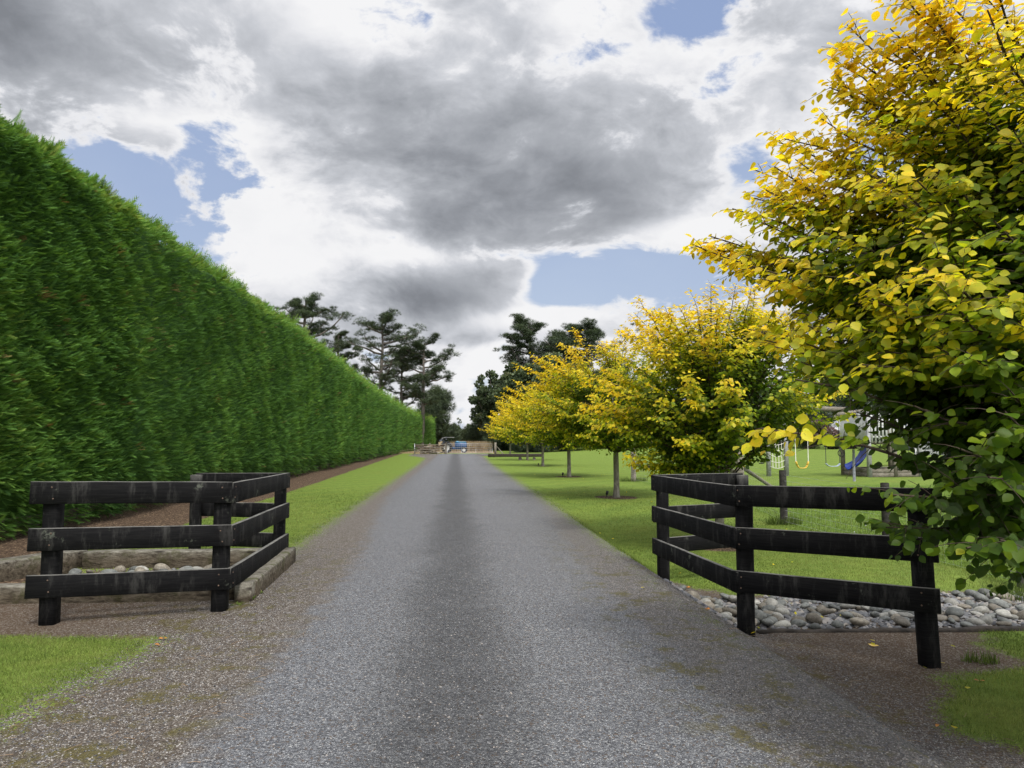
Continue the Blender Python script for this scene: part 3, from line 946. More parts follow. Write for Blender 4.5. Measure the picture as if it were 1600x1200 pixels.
def stones(n, reg, zf, rmin, rmax, place, grp, seed, frac=(5, 3, 2)):
    r = random.Random(seed); placed = []
    tries = 0
    while len(placed) < n and tries < n * 60:
        tries += 1
        x, y = reg(r)
        rad = r.uniform(rmin, rmax) * (1.25 if r.random() < .12 else 1)
        ok = all((x - a) ** 2 + (y - b_) ** 2 > ((rad + c_) * .62) ** 2 for a, b_, c_, _ in placed)
        if not ok and tries < n * 40: continue
        near = sum(1 for a, b_, c_, _ in placed if (x - a) ** 2 + (y - b_) ** 2 < ((rad + c_) * .9) ** 2)
        z = zf(x, y) + rad * .30 + min(near, 2) * .018
        placed.append((x, y, rad, z))
    for (x, y, rad, z) in placed:
        lab = r.choices(('grey', 'tan', 'pale'), frac)[0]
        me = r.choice([m_ for m_, l in sm_list if l == lab])
        o = bpy.data.objects.new('river_stone', me); COL.objects.link(o)
        o.location = (x, y, z); o.scale = (rad,) * 3
        o.rotation_euler = (r.uniform(-.35, .35), r.uniform(-.35, .35), r.uniform(0, 6.28))
        tag(o, f'{lab} rounded river stone {place}', 'stone', grp)


stones(240, lambda r: (r.uniform(2.55, 6.9) if r.random() < .85 else r.uniform(6.9, 7.8), r.uniform(7.13, 8.75)), hz, .050, .098,
       'lying in the bed beyond the right fence', 'river stones in the right bed', 3)
stones(60, lambda r: (r.uniform(-4.55, -2.4), r.uniform(8.35, 9.58)), lambda x, y: -.02, .065, .105,
       'lying in the sleeper framed pit', 'river stones in the left pit', 5, (5, 3, 2))
# small stones filling between the big ones
mb = MB(); n = 5200
X, Y = scatter(2.5, 8.3, 7.1, 8.85, n); X2, Y2 = scatter(-4.7, -2.3, 7.95, 9.6, 700)
X = np.concatenate([X, X2]); Y = np.concatenate([Y, Y2]); n = len(X)
a = rng.uniform(0, 6.28, n); s = rng.uniform(.016, .05, n)
mb.cards(np.stack([X, Y, hfun(X, Y)], -1), np.stack([np.cos(a), np.sin(a), 0 * a], -1), np.stack([rng.normal(0, .2, n), rng.normal(0, .2, n), np.ones(n)], -1), s, s * .8, OCT, tone=rng.random(n) * .8, rnd=rng.random(n))
tag(mb.build('small_stones', PEB, smooth=True), 'small stones filling the gaps between the river stones', 'stones', kind='stuff')

# ------------------------------------------------------------------ leaf templates
def leaf_tmpl(kind):
    if kind == 0:
        V = [(0, 0, 0), (.18, .30, .05), (.45, .44, .07), (.75, .30, .02), (1, 0, -.10), (.75, -.30, .02), (.45, -.44, .07), (.18, -.30, .05), (.5, 0, -.03)]
        Fc = [(0, 8, 1), (1, 8, 2), (2, 8, 3), (3, 8, 4), (4, 8, 5), (5, 8, 6), (6, 8, 7), (7, 8, 0)]
    elif kind == 1:
        V = [(0, 0, 0), (.4, .44, .06), (.8, .26, 0), (1, 0, -.08), (.8, -.26, 0), (.4, -.44, .06)]
        Fc = [(0, 3, 1), (1, 3, 2), (0, 5, 3), (5, 4, 3)]
    else:
        V = [(0, 0, 0), (.5, .45, .05), (1, 0, -.08), (.5, -.45, .05)]
        Fc = [(0, 2, 1), (0, 3, 2)]
    return np.array(V, float), np.array(Fc)


def bez(a, b_, c_, t):
    t = np.asarray(t)[:, None]
    return (1 - t) ** 2 * a + 2 * t * (1 - t) * b_ + t * t * c_


def golden(label, base, H, R, z0, ntips, leafL, kind, seed, tips=None, nstem=5, twstep=.12, thick=1.0, yb=0.0, zlow=.62, dens=1.0):
    r = np.random.default_rng(seed)
    base = np.array([base[0], base[1], hz(*base)])
    root = empty('golden_tree', base)
    tag(root, label, 'tree', 'golden leaved trees lining the right of the driveway')
    cz = base[2] + z0 + (H - z0) * .45
    cen = np.array([base[0], base[1], cz])
    hc = H - z0 - (H - z0) * .45; hl = (H - z0) * .45
    tl = []
    if tips is not None:
        for t in tips:
            t = np.asarray(t, float); tl.append(t)
            for _ in range(0 if t[2] < 1.75 and t[0] < 2.6 else 1 if t[2] < 1.7 else 2):
                inw = nz(cen - t); tl.append(t + inw * r.uniform(.1, .4) + r.normal(0, .16, 3))
    i = 0
    while len(tl) < ntips:
        i += 1
        ph = i * 2.39996 + r.uniform(-.3, .3); cu = r.uniform(-.85, .98)
        s_ = math.sqrt(1 - cu * cu); f = r.uniform(.72, 1.08)
        t = np.array([base[0] + R * f * s_ * math.cos(ph), base[1] + R * f * s_ * math.sin(ph), cz + (hc if cu > 0 else hl) * cu * f])
        if seed == 12 and cu < -.25 and t[0] > base[0] - .2: continue
        if tips is not None:
            # crown outline on the side towards the drive: how far it reaches at each height
            lim = np.interp(t[2], [.79, .98, 1.25, 1.55, 1.86, 2.09, 2.51, 2.74, 3.08, 3.41, 3.73, 3.98, 4.23, 5.4], [6.8, 3.32, 3.13, 3.13, 2.63, 2.13, 1.98, 1.68, 1.98, 2.21, 2.40, 2.44, 2.63, 2.94])
            if t[0] < lim + .1: continue
            if t[1] < 2.1 and t[0] < 3.0: continue
        tl.append(t)
    tb = MB()
    # trunk and stems
    fork = base + [0, 0, z0 * r.uniform(.85, 1.05)]
    tb.tube([base - [0, 0, .05], base + [0, 0, .06], base + [.01, 0, .35], fork], np.array([.115, .085, .072, .066]) * thick, 12)
    stems = []
    for k in range(nstem):
        a = k * 6.283 / nstem + r.uniform(-.4, .4)
        e = base + [math.cos(a) * R * .28, math.sin(a) * R * .28, z0 + (H - z0) * r.uniform(.55, .8)]
        mdl = fork + (e - fork) * .5 + [math.cos(a) * .12 * R * .3, math.sin(a) * .12 * R * .3, 0] - np.array([0, 0, .05])
        ts = np.linspace(0, 1, 9); st = bez(fork, mdl, e, ts)
        st[1:-1] += r.normal(0, .015, (7, 3))
        tb.tube(st, np.linspace(.050, .014, 9) * thick, 8); stems.append((a, st))
    tb.build('trunk', BARK, root, smooth=True)
    bb = MB(); LP, LD, LN, LL, LT = [], [], [], [], []
    sp = leafL * .50 / dens
    r2 = np.random.default_rng(seed + 500)
    def add_leaves(pts, tw, toff):
        seg = np.linalg.norm(np.diff(pts, axis=0), axis=1).sum()
        m = max(2, int(seg / sp))
        t = np.linspace(.05, 1, m); idx = t * (len(pts) - 1); i0 = np.minimum(idx.astype(int), len(pts) - 2); fr = (idx - i0)[:, None]
        pp = pts[i0] * (1 - fr) + pts[i0 + 1] * fr
        tg = nz(pts[i0 + 1] - pts[i0])
        sd_ = nz(np.cross(tg, [0, 0, 1.0]) + 1e-6)
        sgn = np.where(np.arange(m) % 2, 1, -1)[:, None]
        D = tg * .55 + sd_ * sgn * .75 + r.normal(0, .28, (m, 3)) + [0, 0, -.42]
        N = np.array([0, 0, 1.0]) + sd_ * sgn * .35 + r.normal(0, .38, (m, 3))
        N = N * .75 + nz(pp - cen) * .75
        LP.append(pp + nz(D) * leafL * .18); LD.append(D); LN.append(N)
        LL.append(leafL * r.uniform(.5, 1.18, m) * (1 - .25 * t)); LT.append(np.full(m, toff) + r.normal(0, .12, m) + .10 * t)
    for t in tl:
        dxy = t[:2] - base[:2]; a = math.atan2(dxy[1], dxy[0])
        st = min(stems, key=lambda s_: abs((s_[0] - a + math.pi) % 6.283 - math.pi))[1]
        frac = np.clip((t[2] - base[2] - z0) / (H - z0), 0, 1) * .75
        k = int(np.clip(frac * 8 + r.normal(0, .6) - .8, 0, 7))
        s0 = st[k]
        dv = t - s0; L = np.linalg.norm(dv)
        ctrl = s0 + np.array([dv[0] * .45, dv[1] * .45, dv[2] * .62 + .08 * L])
        ns = 10; ts = np.linspace(0, 1, ns)
        br = bez(s0, ctrl, t, ts); br[1:] += r.normal(0, .012 * L ** .5, (ns - 1, 3)) * ts[1:, None]
        bb.tube(br, np.linspace(.0115, .0022, ns) * (.6 + .3 * L) * min(thick, 1.2), 6, cap=False)
        toff = r.normal(0, .10)
        nt_ = int(L * .78 / twstep)
        for j in range(nt_):
            u = .22 + .76 * (j + r.uniform(0, 1)) / nt_
            ii = u * (ns - 1); i0 = min(int(ii), ns - 2); pos = br[i0] + (br[i0 + 1] - br[i0]) * (ii - i0)
            tg = nz(br[i0 + 1] - br[i0]); sd_ = nz(np.cross(tg, [0, 0, 1.0]) + 1e-6)
            s_ = 1 if j % 2 else -1
            d = tg * .75 + sd_ * s_ * r.uniform(.4, 1.0) + [0, 0, r.normal(-.02, .32)]
            d = nz(d + r.normal(0, .15, 3)); tl_ = (.12 + .34 * (1.08 - u)) * r.uniform(.6, 1.3) * (R / 2.4) ** .6
            e = pos + d * tl_
            mp = (pos + e) / 2 + [0, 0, .04 * tl_]
            tw = bez(pos, mp, e + [0, 0, -.12 * tl_], np.linspace(0, 1, 4))
            if kind < 2 or j % 3 == 0: bb.tube(tw, np.linspace(.0028, .0012, 4), 3, cap=False)
            add_leaves(tw, None, toff)
        add_leaves(br[5:], None, toff)
    bb.build('branches', TWIG, root)
    LP = np.concatenate(LP); LD = np.concatenate(LD); LN = np.concatenate(LN); LL = np.concatenate(LL); LT = np.concatenate(LT)
    if tips is not None:      # sparse leaves on the lowest boughs over the verge
        q_ = r.random(len(LP)); X_, Z_ = LP[:, 0], LP[:, 2]
        gone = ((X_ < 2.15) & (Z_ < 1.585) & (Z_ > 1.41) & (q_ < .93)) | ((X_ > 1.6) & (X_ < 2.35) & (Z_ > 1.66) & (Z_ < 1.86) & (q_ < .85)) | ((X_ < 1.8) & (Z_ > 1.70) & (Z_ < 1.9) & (q_ < .75))
        LP, LD, LN, LL, LT = (a[~gone] for a in (LP, LD, LN, LL, LT))
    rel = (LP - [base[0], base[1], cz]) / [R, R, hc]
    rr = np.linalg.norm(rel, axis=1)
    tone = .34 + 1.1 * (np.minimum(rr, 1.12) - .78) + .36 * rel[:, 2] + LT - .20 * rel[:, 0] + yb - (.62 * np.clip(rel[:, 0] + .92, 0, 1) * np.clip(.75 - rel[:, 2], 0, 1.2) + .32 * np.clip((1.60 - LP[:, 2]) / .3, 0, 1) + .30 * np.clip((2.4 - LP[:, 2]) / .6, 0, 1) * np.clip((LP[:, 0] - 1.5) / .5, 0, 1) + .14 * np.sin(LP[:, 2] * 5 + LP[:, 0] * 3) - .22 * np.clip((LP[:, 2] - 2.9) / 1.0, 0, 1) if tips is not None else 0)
    lb = MB()
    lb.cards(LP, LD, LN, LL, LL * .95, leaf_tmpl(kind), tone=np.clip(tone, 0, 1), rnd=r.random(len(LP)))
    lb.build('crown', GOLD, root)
    return root


T1T = [P(*t) for t in ((1302, 66, 4.7), (1330, 30, 4.5), (1395, -30, 4.3), (1440, -60, 4.3), (1296, 125, 4.7), (1278, 180, 4.6), (1222, 212, 4.9), (1240, 262, 4.6),
                       (1182, 266, 4.9), (1200, 300, 4.5), (1152, 325, 4.9), (1180, 350, 4.6), (1078, 388, 4.9), (1115, 362, 5.0), (1135, 405, 4.6), (1195, 440, 4.4), (1210, 400, 4.2),
                       (1180, 520, 4.3), (1205, 545, 4.0), (1240, 575, 3.9), (1260, 590, 3.7), (1190, 668, 3.25), (1400, 780, 3.1), (1385, 815, 3.4),
                       (1510, 842, 2.9), (1560, 845, 2.8), (1600, 850, 2.8), (1470, 780, 3.2), (1500, 700, 3.0), (1420, 640, 3.2), (1350, 560, 3.4), (1300, 500, 3.6),
                       (1330, 430, 3.6), (1290, 360, 3.9), (1330, 280, 4.0), (1370, 180, 4.1), (1420, 90, 4.2), (1450, 20, 4.3), (1500, 120, 3.8), (1450, 250, 3.6), (1420, 350, 3.4), (1460, 460, 3.1),
                       (1500, 560, 3.0), (1560, 640, 2.9), (1560, 740, 2.9), (1600, 500, 3.0), (1560, 350, 3.2), (1590, 200, 3.4), (1560, 60, 3.9), (1380, 480, 3.9), (1400, 550, 4.2))]
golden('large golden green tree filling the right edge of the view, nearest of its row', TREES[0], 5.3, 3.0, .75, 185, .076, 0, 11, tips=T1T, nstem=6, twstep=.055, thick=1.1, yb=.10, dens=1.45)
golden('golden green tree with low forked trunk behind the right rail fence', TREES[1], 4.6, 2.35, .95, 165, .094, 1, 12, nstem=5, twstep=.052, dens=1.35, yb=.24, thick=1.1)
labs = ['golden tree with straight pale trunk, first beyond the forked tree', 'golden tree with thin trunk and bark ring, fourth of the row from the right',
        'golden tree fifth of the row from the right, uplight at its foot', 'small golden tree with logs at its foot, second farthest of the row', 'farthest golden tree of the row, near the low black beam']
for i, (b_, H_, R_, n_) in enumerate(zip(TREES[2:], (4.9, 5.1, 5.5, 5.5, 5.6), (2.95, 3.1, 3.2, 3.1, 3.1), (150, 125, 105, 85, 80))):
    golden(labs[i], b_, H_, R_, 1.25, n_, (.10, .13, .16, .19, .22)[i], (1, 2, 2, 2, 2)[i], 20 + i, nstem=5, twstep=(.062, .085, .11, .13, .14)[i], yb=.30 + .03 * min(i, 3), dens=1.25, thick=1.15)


# ------------------------------------------------------------------ far trees
def tuft_tmpl():
    V = []; Fc = []
    for a in (-.9, -.35, .25, .8):
        k = len(V); c_, s_ = math.cos(a), math.sin(a)
        V += [(0, -.05, 0), (0, .05, 0), (c_, s_, .12 * math.sin(a * 3))]; Fc.append((k, k + 1, k + 2))
    return np.array(V, float), np.array(Fc)


TUFT = tuft_tmpl()


def cypress(label, base, H, R, seed, nl=26, lo=.35, lean=0.0, crown_top=True, group='dark cypress trees beyond the hedge', card=.42, dens=1.0, flat=.45):
    r = np.random.default_rng(seed); base = np.array([base[0], base[1], 0.0])
    root = empty('cypress_tree', base); tag(root, label, 'tree', group)
    tb = MB()
    nt_ = 12; t = np.linspace(0, 1, nt_)
    tr = base + np.stack([lean * H * t ** 1.5 + r.normal(0, .10, nt_).cumsum() * .8, r.normal(0, .1, nt_).cumsum(), H * .93 * t], -1)
    tr[0] = base
    tb.tube(tr, np.linspace(.036, .006, nt_) * H * .55 + .04, 9)
    cl = []
    for k in range(nl):
        f = lo + (1 - lo) * (k + r.uniform(0, 1)) / nl
        i = min(int(f * (nt_ - 1)), nt_ - 2); s0 = tr[i] + (tr[i + 1] - tr[i]) * (f * (nt_ - 1) - i)
        a = r.uniform(0, 6.283); L = R * (.45 + .75 * math.sin(math.pi * min(1, (f - lo) / (1 - lo) * .75 + .15))) * r.uniform(.5, 1.15)
        if f > .85: L *= .7
        e = s0 + [math.cos(a) * L, math.sin(a) * L, L * r.uniform(.15, .75)]
        c_ = s0 + np.array([math.cos(a) * L * .6, math.sin(a) * L * .6, L * r.uniform(-.05, .2)])
        br = bez(s0, c_, e, np.linspace(0, 1, 7)); br[1:-1] += r.normal(0, .08, (5, 3))
        tb.tube(br, np.linspace(.012, .004, 7) * H * .7, 5, cap=False)
        for u in (.4, .6, .8, 1.0):
            ii = u * 6; i0 = min(int(ii), 5); cp = br[i0] + (br[i0 + 1] - br[i0]) * (ii - i0)
            for _ in range(3):
                cl.append((cp + r.normal(0, .16 * L, 3) * [1, 1, .45], R * r.uniform(.07, .20) * (.75 + .35 * u)))
    cl.append((tr[-1], R * .25)); cl.append((tr[-2], R * .28))
    tb.build('trunk', DBARK, root)
    lb = MB(); PP, DD, NN, TT = [], [], [], []
    for c_, s in cl:
        m = int((16 + 62 * s) * dens)
        v = nz(r.normal(0, 1, (m, 3))); rad = r.random(m) ** .45
        pp = c_ + v * rad[:, None] * s * [1, 1, flat] + np.array([0, 0, .1 * s])
        d = v * [1, 1, .3] + [0, 0, .55] + r.normal(0, .2, (m, 3))
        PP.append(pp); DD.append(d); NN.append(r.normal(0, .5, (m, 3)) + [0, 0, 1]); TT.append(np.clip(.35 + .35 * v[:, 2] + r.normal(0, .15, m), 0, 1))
    PP = np.concatenate(PP); n = len(PP)
    L = card * r.uniform(.6, 1.3, n)
    lb.cards(PP, np.concatenate(DD), np.concatenate(NN), L, L * 1.1, TUFT, tone=np.concatenate(TT), rnd=r.random(n))
    lb.build('crown', PINE, root)
    return root


def bushy(name, label, cat, base, H, R, seed, m_, ncl=30, z0=.15, card=.4, dens=1.0, group=None, airy=1.0, trunk=True, taper=0.0):
    r = np.random.default_rng(seed); base = np.array([base[0], base[1], hz(base[0], base[1]) if base[1] < 150 else 0.0])
    root = empty(name, base); tag(root, label, cat, group)
    cl = []
    tb = MB()
    nt_ = 8; t = np.linspace(0, 1, nt_)
    tr = base + np.stack([r.normal(0, .02 * H, nt_) * t, r.normal(0, .02 * H, nt_) * t, H * .8 * t], -1); tr[0] = base
    tb.tube(tr, np.linspace(.022, .006, nt_) * H + .02, 8)
    for k in range(ncl):
        v = nz(r.normal(0, 1, 3)); rad = r.random() ** .33
        zc = z0 * H + (H - z0 * H) * (.5 + .5 * v[2] * rad)
        w = 1.0 - taper * (zc / H)
        c_ = base + [v[0] * rad * R * w, v[1] * rad * R * w, zc - 0.0]
        cl.append((c_, R * r.uniform(.22, .42) * airy))
        if k % 2 == 0:
            s0 = tr[int(np.clip(zc / H * 6, 1, 6))]
            tb.tube(bez(s0, (s0 + c_) / 2 - [0, 0, .1 * R], c_, np.linspace(0, 1, 5)), np.linspace(.008, .003, 5) * H, 5, cap=False)
    if trunk: tb.build('trunk', DBARK, root)
    lb = MB(); PP, DD, TT = [], [], []
    for c_, s in cl:
        m = int(70 * dens * max(1, s / card) ** 1.3)
        v = nz(r.normal(0, 1, (m, 3))); rad = r.random(m) ** .4
        pp = c_ + v * rad[:, None] * s * [1, 1, .8]
        pp[:, 2] = np.maximum(pp[:, 2], base[2] + .02)
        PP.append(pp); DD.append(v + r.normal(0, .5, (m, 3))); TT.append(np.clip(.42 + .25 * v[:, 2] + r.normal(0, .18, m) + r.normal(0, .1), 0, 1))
    PP = np.concatenate(PP); n = len(PP); L = card * r.uniform(.6, 1.3, n)
    lb.cards(PP, np.concatenate(DD), r.normal(0, 1, (n, 3)), L, L * .9, leaf_tmpl(2) if m_ is not PINE else TUFT, tone=np.concatenate(TT), rnd=r.random(n))
    lb.build('crown', m_, root)
    return root


def at(px, d): return P(px, 688, d)[:2]
def hgt_px(py, d): return CAM_H + (688 - py) / F * d

cypress('dark cypress just clearing the hedge top, leftmost of the trees behind it', at(470, 100), hgt_px(452, 100), 4.3, 31, 24, .5)
cypress('small dark cypress crown peeping over the hedge, second from the left', at(527, 110), hgt_px(508, 110), 2.6, 32, 12, .55)
cypress('tall open cypress with bare lower trunk, tallest behind the hedge', at(594, 120), hgt_px(482, 120), 5.2, 33, 24, .42)
cypress('gaunt open cypress with pale bare trunk beside the tallest one', at(659, 120), hgt_px(522, 120), 4.3, 34, 20, .42, card=.5, dens=.8)
cypress('leaning dark cypress between the two tall open ones', at(625, 128), hgt_px(540, 128), 4.0, 35, 22, .3, dens=.8)
bushy('conifer_tree', 'dense dark conifer behind the end of the hedge and the tractor', 'tree', at(683, 150), hgt_px(602, 150), 4.3, 36, PINE, 60, .02, .8, 1.6, taper=.45)
cypress('broad black cypress rising behind the golden row, left of its pair', at(832, 125), hgt_px(488, 125), 5.0, 41, 36, .25, group='dark cypress trees behind the golden row', dens=1.3)
cypress('wide dark cypress rising behind the golden row, right of its pair', at(920, 125), hgt_px(496, 125), 6.0, 42, 40, .25, group='dark cypress trees behind the golden row', dens=1.3)
cypress('dark cypress filling the gap in the middle behind the golden row', at(876, 132), hgt_px(512, 132), 5.0, 43, 34, .25, group='dark cypress trees behind the golden row', dens=1.2)
bushy('gum_tree', 'grey green leafy gum tree left of the golden row', 'tree', at(765, 122), hgt_px(580, 122), 3.2, 44, BUSH, 93, .25, .35, 1.4, airy=.55)
bushy('gum_tree', 'grey green gum tree rising just above the golden row', 'tree', at(822, 112), hgt_px(568, 112), 4.6, 45, BUSH, 119, .15, .4, 1.5, airy=.55)
bushy('gum_tree', 'broad grey green gum tree among the dark cypresses', 'tree', at(870, 110), hgt_px(556, 110), 5.0, 46, BUSH, 119, .15, .4, 1.4, airy=.55)
bushy('dark_shrub', 'rounded dark green shrub beyond the mesh gate', 'shrub', at(750, 128), hgt_px(659, 128), 3.2, 47, PINE, 40, .02, .6, 1.6)
bushy('dark_shrub', 'dark shrub beyond the gate, behind the low black beam', 'shrub', at(785, 115), hgt_px(662, 115), 3.6, 48, PINE, 40, .02, .6, 1.6)
bushy('dark_shrub', 'dark shrub in shade under the farthest golden trees', 'shrub', at(830, 98), hgt_px(668, 98), 3.4, 49, PINE, 40, .02, .5, 1.6)
bushy('dark_shrub', 'dark shrub behind the trunk of the fifth golden tree', 'shrub', at(885, 100), hgt_px(662, 100), 3.6, 50, PINE, 40, .02, .5, 1.5)
bushy('dark_shrub', 'dark shrub behind the straight pale trunk', 'shrub', at(945, 104), hgt_px(664, 104), 3.6, 51, PINE, 40, .02, .5, 1.5)
bushy('dark_shrub', 'low dark shrub behind the blue tractor', 'shrub', at(708, 150), hgt_px(664, 150), 2.6, 52, PINE, 24, .02, .6, 1.5)
bushy('olive_shrub', 'olive shrub on the skyline beyond the tractor bonnet', 'shrub', at(722, 170), hgt_px(674, 170), 2.6, 53, BUSH, 24, .02, .5, 1.5)
for i, (px, py) in enumerate(((711, 656), (717, 652), (733, 658))):
    bushy('poplar_tree', ['thin pale poplar far down the gap, leftmost of three', 'thin pale poplar far down the gap, tallest of three', 'thin pale poplar far down the gap, rightmost of three'][i], 'tree',
          at(px, 260), hgt_px(py, 260), .9, 60 + i, BUSH, 26, .1, .35, .6, group='distant poplars in the gap beyond the gate')
# garden backdrop on the right
for i, (px, py, d, R_, kind) in enumerate(((1000, 640, 108, 4.0, 'd'), (1060, 628, 110, 4.4, 'd'), (1120, 640, 108, 4.0, 'g'), (1180, 632, 112, 4.5, 'd'), (1235, 610, 114, 4.2, 'g'),
                                           (1290, 592, 116, 4.6, 'c'), (1345, 578, 118, 5.0, 'c'), (1395, 590, 118, 4.4, 'c'), (1440, 600, 112, 4.4, 'g'), (1500, 590, 112, 5.0, 'c'), (1570, 585, 112, 5.0, 'g'), (1650, 580, 112, 5.0, 'c'),
                                           (1265, 640, 106, 3.0, 'd'), (1385, 640, 104, 2.8, 'g'))):
    place = ['behind the forked golden tree, leftmost', 'behind the left half of the forked golden tree', 'behind the forked trunk', 'behind the right half of the forked golden tree', 'just left of the swing frame',
             'above the left of the swing beam', 'above the right of the swing beam', 'behind the white picket balustrade', 'right of the white picket balustrade', 'behind the near golden foliage', 'behind the right edge foliage',
             'at the far right edge', 'low behind the yellow swing', 'low behind the play tower'][i]
    if kind == 'c':
        cypress(f'dark open crowned tree {place} of the garden', at(px, d), hgt_px(py, d), R_, 80 + i, 22, .35, group='trees along the back of the garden', dens=.8)
    else:
        bushy('garden_tree', ('dark dense' if kind == 'd' else 'olive green airy') + f' tree {place}', 'tree', at(px, d), hgt_px(py, d), R_, 80 + i, PINE if kind == 'd' else BUSH, 42, .06, .5, 1.2,
              group='trees along the back of the garden')
sh = [('pinkish flowering shrub', PINKB), ('grey green rounded shrub', BUSH), ('dark green rounded shrub', PINE)]
wh = ['behind the right fence posts', 'left of the knotted rope', 'behind the climbing net, left', 'behind the climbing net', 'left of the yellow swing', 'behind the yellow swing', 'right of the yellow swing', 'behind the grey swing', 'left of the play tower', 'behind the slide',
      'behind the play tower', 'right of the play tower', 'by the white board fence', 'behind the white board fence', 'at the right edge']
for i, w_ in enumerate(wh):
    px = 1120 + i * 34; k = [0, 1, 1, 2, 2, 0, 0, 2, 2, 2, 1, 2, 2, 1, 2][i]; d = 98 + (i * 7) % 5
    bushy('garden_shrub', f'{sh[k][0]} {w_} along the garden edge', 'shrub', at(px, d), random.uniform(2.0, 3.6) + (.6 if k == 2 else 0), 2.1, 120 + i, sh[k][1], 16, .02, .35, 1.3, group='shrubs along the garden edge', trunk=False)

# tall dry grass beyond the gate
mb = MB(); n = 12000
X = rng.uniform(-1, 4.0, n); Y = rng.uniform(104, 112, n)
X = X + (Y - 104) * .2
grass(mb, X, Y, 1.35, .05, BLADE1, .35)
X = rng.uniform(-8, 5.5, 6000); Y = rng.uniform(91, 104, 6000)
grass(mb, X, Y, .18, .03, BLADE1, .6)
tag(mb.build('dry_grass', STRAW), 'tall straw coloured dry grass in the field beyond the gate', 'grass', kind='stuff')

# ------------------------------------------------------------------ gate, yard panel, tractor
gd = 86.0
def gpt(px, z, d=gd):
    q_ = P(px, 688, d); q_[2] = z; return q_

gate = empty('mesh_gate', gpt(733, 0)); tag(gate, 'galvanised mesh farm gate closed across the end of the driveway', 'gate')
m = MB()
a, c_ = gpt(699, 0), gpt(769, 0)
fr = [(a + [0, 0, .12]), (c_ + [0, 0, .12]), (c_ + [0, 0, 1.18]), (a + [0, 0, 1.18])]
for i in range(4): m.tube([fr[i], fr[(i + 1) % 4]], .024, 8)
m.build('frame', STEEL, gate)
for k in range(4):
    z = .12 + 1.06 * (k + 1) / 5
    m = MB(); m.tube([a + [0, 0, z], c_ + [0, 0, z]], .014, 6); m.build('rail', STEEL, gate)
m = MB()
for k in range(1, 22):
    t = k / 22; q_ = a * (1 - t) + c_ * t
    m.tube([q_ + [0, 0, .12], q_ + [0, 0, 1.18]], .005 if k % 7 else .018, 5)
m.build('mesh_infill', STEEL, gate)

def post(label, foot, h, w, mt, name='gate_post', cat='post', group=None, rnd_=True):
    foot = np.array(foot, float); m = MB()
    if rnd_: m.tube([foot - [0, 0, .1], foot + [0, 0, h * .5], foot + [.01, 0, h]], [w * .55, w * .52, w * .48], 10)
    else: m.beam(foot - [0, 0, .1], foot + [0, 0, h], w, w, .012, up=(0, 1, 0), seg=3, jit=.002)
    return tag(m.build(name, mt, loc=foot), label, cat, group)

post('round weathered gate post between the board panel and the mesh gate', gpt(697.0, 0, 86.3), 1.45, .2, WOOD)
gp_r = empty('gate_post', gpt(774, 0, 86.2)); tag(gp_r, 'weathered square gate post with diagonal stay right of the mesh gate', 'post')
m = MB(); f0 = gpt(774, 0, 86.2); m.beam(f0 - [0, 0, .1], f0 + [0, 0, 1.35], .24, .24, .015, up=(0, 1, 0)); m.build('shaft', WOOD, gp_r)
m = MB(); m.tube([f0 + [.1, 0, .95], gpt(786, .05, 86.2)], .05, 8); m.build('stay', WOOD, gp_r)
for k in range(3):
    m = MB(); m.beam(f0 + [-.16, 0, .25 + .4 * k], f0 + [-.34, 0, .28 + .4 * k], .05, .06); m.build('hinge', DARKM, gp_r)

pan = empty('timber_fence', gpt(672, 0)); tag(pan, 'weathered timber board panel at the left end of the farm gate', 'fence')
pa, pb = gpt(648, 0), gpt(695.5, 0)
for t in (0, .5, 1):
    q_ = pa * (1 - t) + pb * t
    m = MB(); m.beam(q_ + [0, 0, -.1], q_ + [0, 0, 1.22 if t != .5 else 1.3], .09, .09, up=(0, 1, 0)); m.build('post', STEEL if t == 0 else WOOD, pan)
for k, z in enumerate((.25, .52, .80, 1.10)):
    m = MB(); m.beam(pa + [0, -.07, z], pb + [0, -.07, z], .03, .10 if k < 3 else .07, seg=5, jit=.01); m.build('board', WOOD, pan)

wp = MB(); r = random.Random(4)
for i in range(90):
    c1 = gpt(r.uniform(662, 684), 0, r.uniform(87.3, 89)); L = r.uniform(.3, 1.1); t = r.uniform(-.5, .5) + (math.pi if r.random() < .5 else 0)
    zz_ = r.uniform(.06, .95); tl_ = r.uniform(-.15, .2)
    wp.tube([c1 + [0, 0, zz_], c1 + [L * math.cos(t), L * math.sin(t), zz_ + tl_]], r.uniform(.03, .09), 6, tone=r.random(), rnd=r.random())
PILE, q, p = mat('cut_wood', .9, .1)
q.put(p.inputs['Base Color'], q.ramp(q.attr('tone'), [(0, (.05, .035, .025)), (.55, (.14, .10, .07)), (.85, (.22, .17, .12)), (1, (.6, .55, .45))]))
tag(wp.build('wood_pile', PILE, loc=gpt(672, 0, 88)), 'pile of brown cut branches stacked behind the board panel', 'wood pile', kind=None)

# low black beam and thin rail
def tgt(px, py): return gp(px, py)
m = MB(); a = tgt(763, 715); c_ = a + [5.0, 1.0, 0]
m.beam(a + [0, 0, .2], c_ + [0, 0, .2], .3, .30, .03, seg=6, jit=.01)
tag(m.build('edging_beam', KERBT, loc=a), 'long low black timber beam right of the driveway end', 'timber beam')

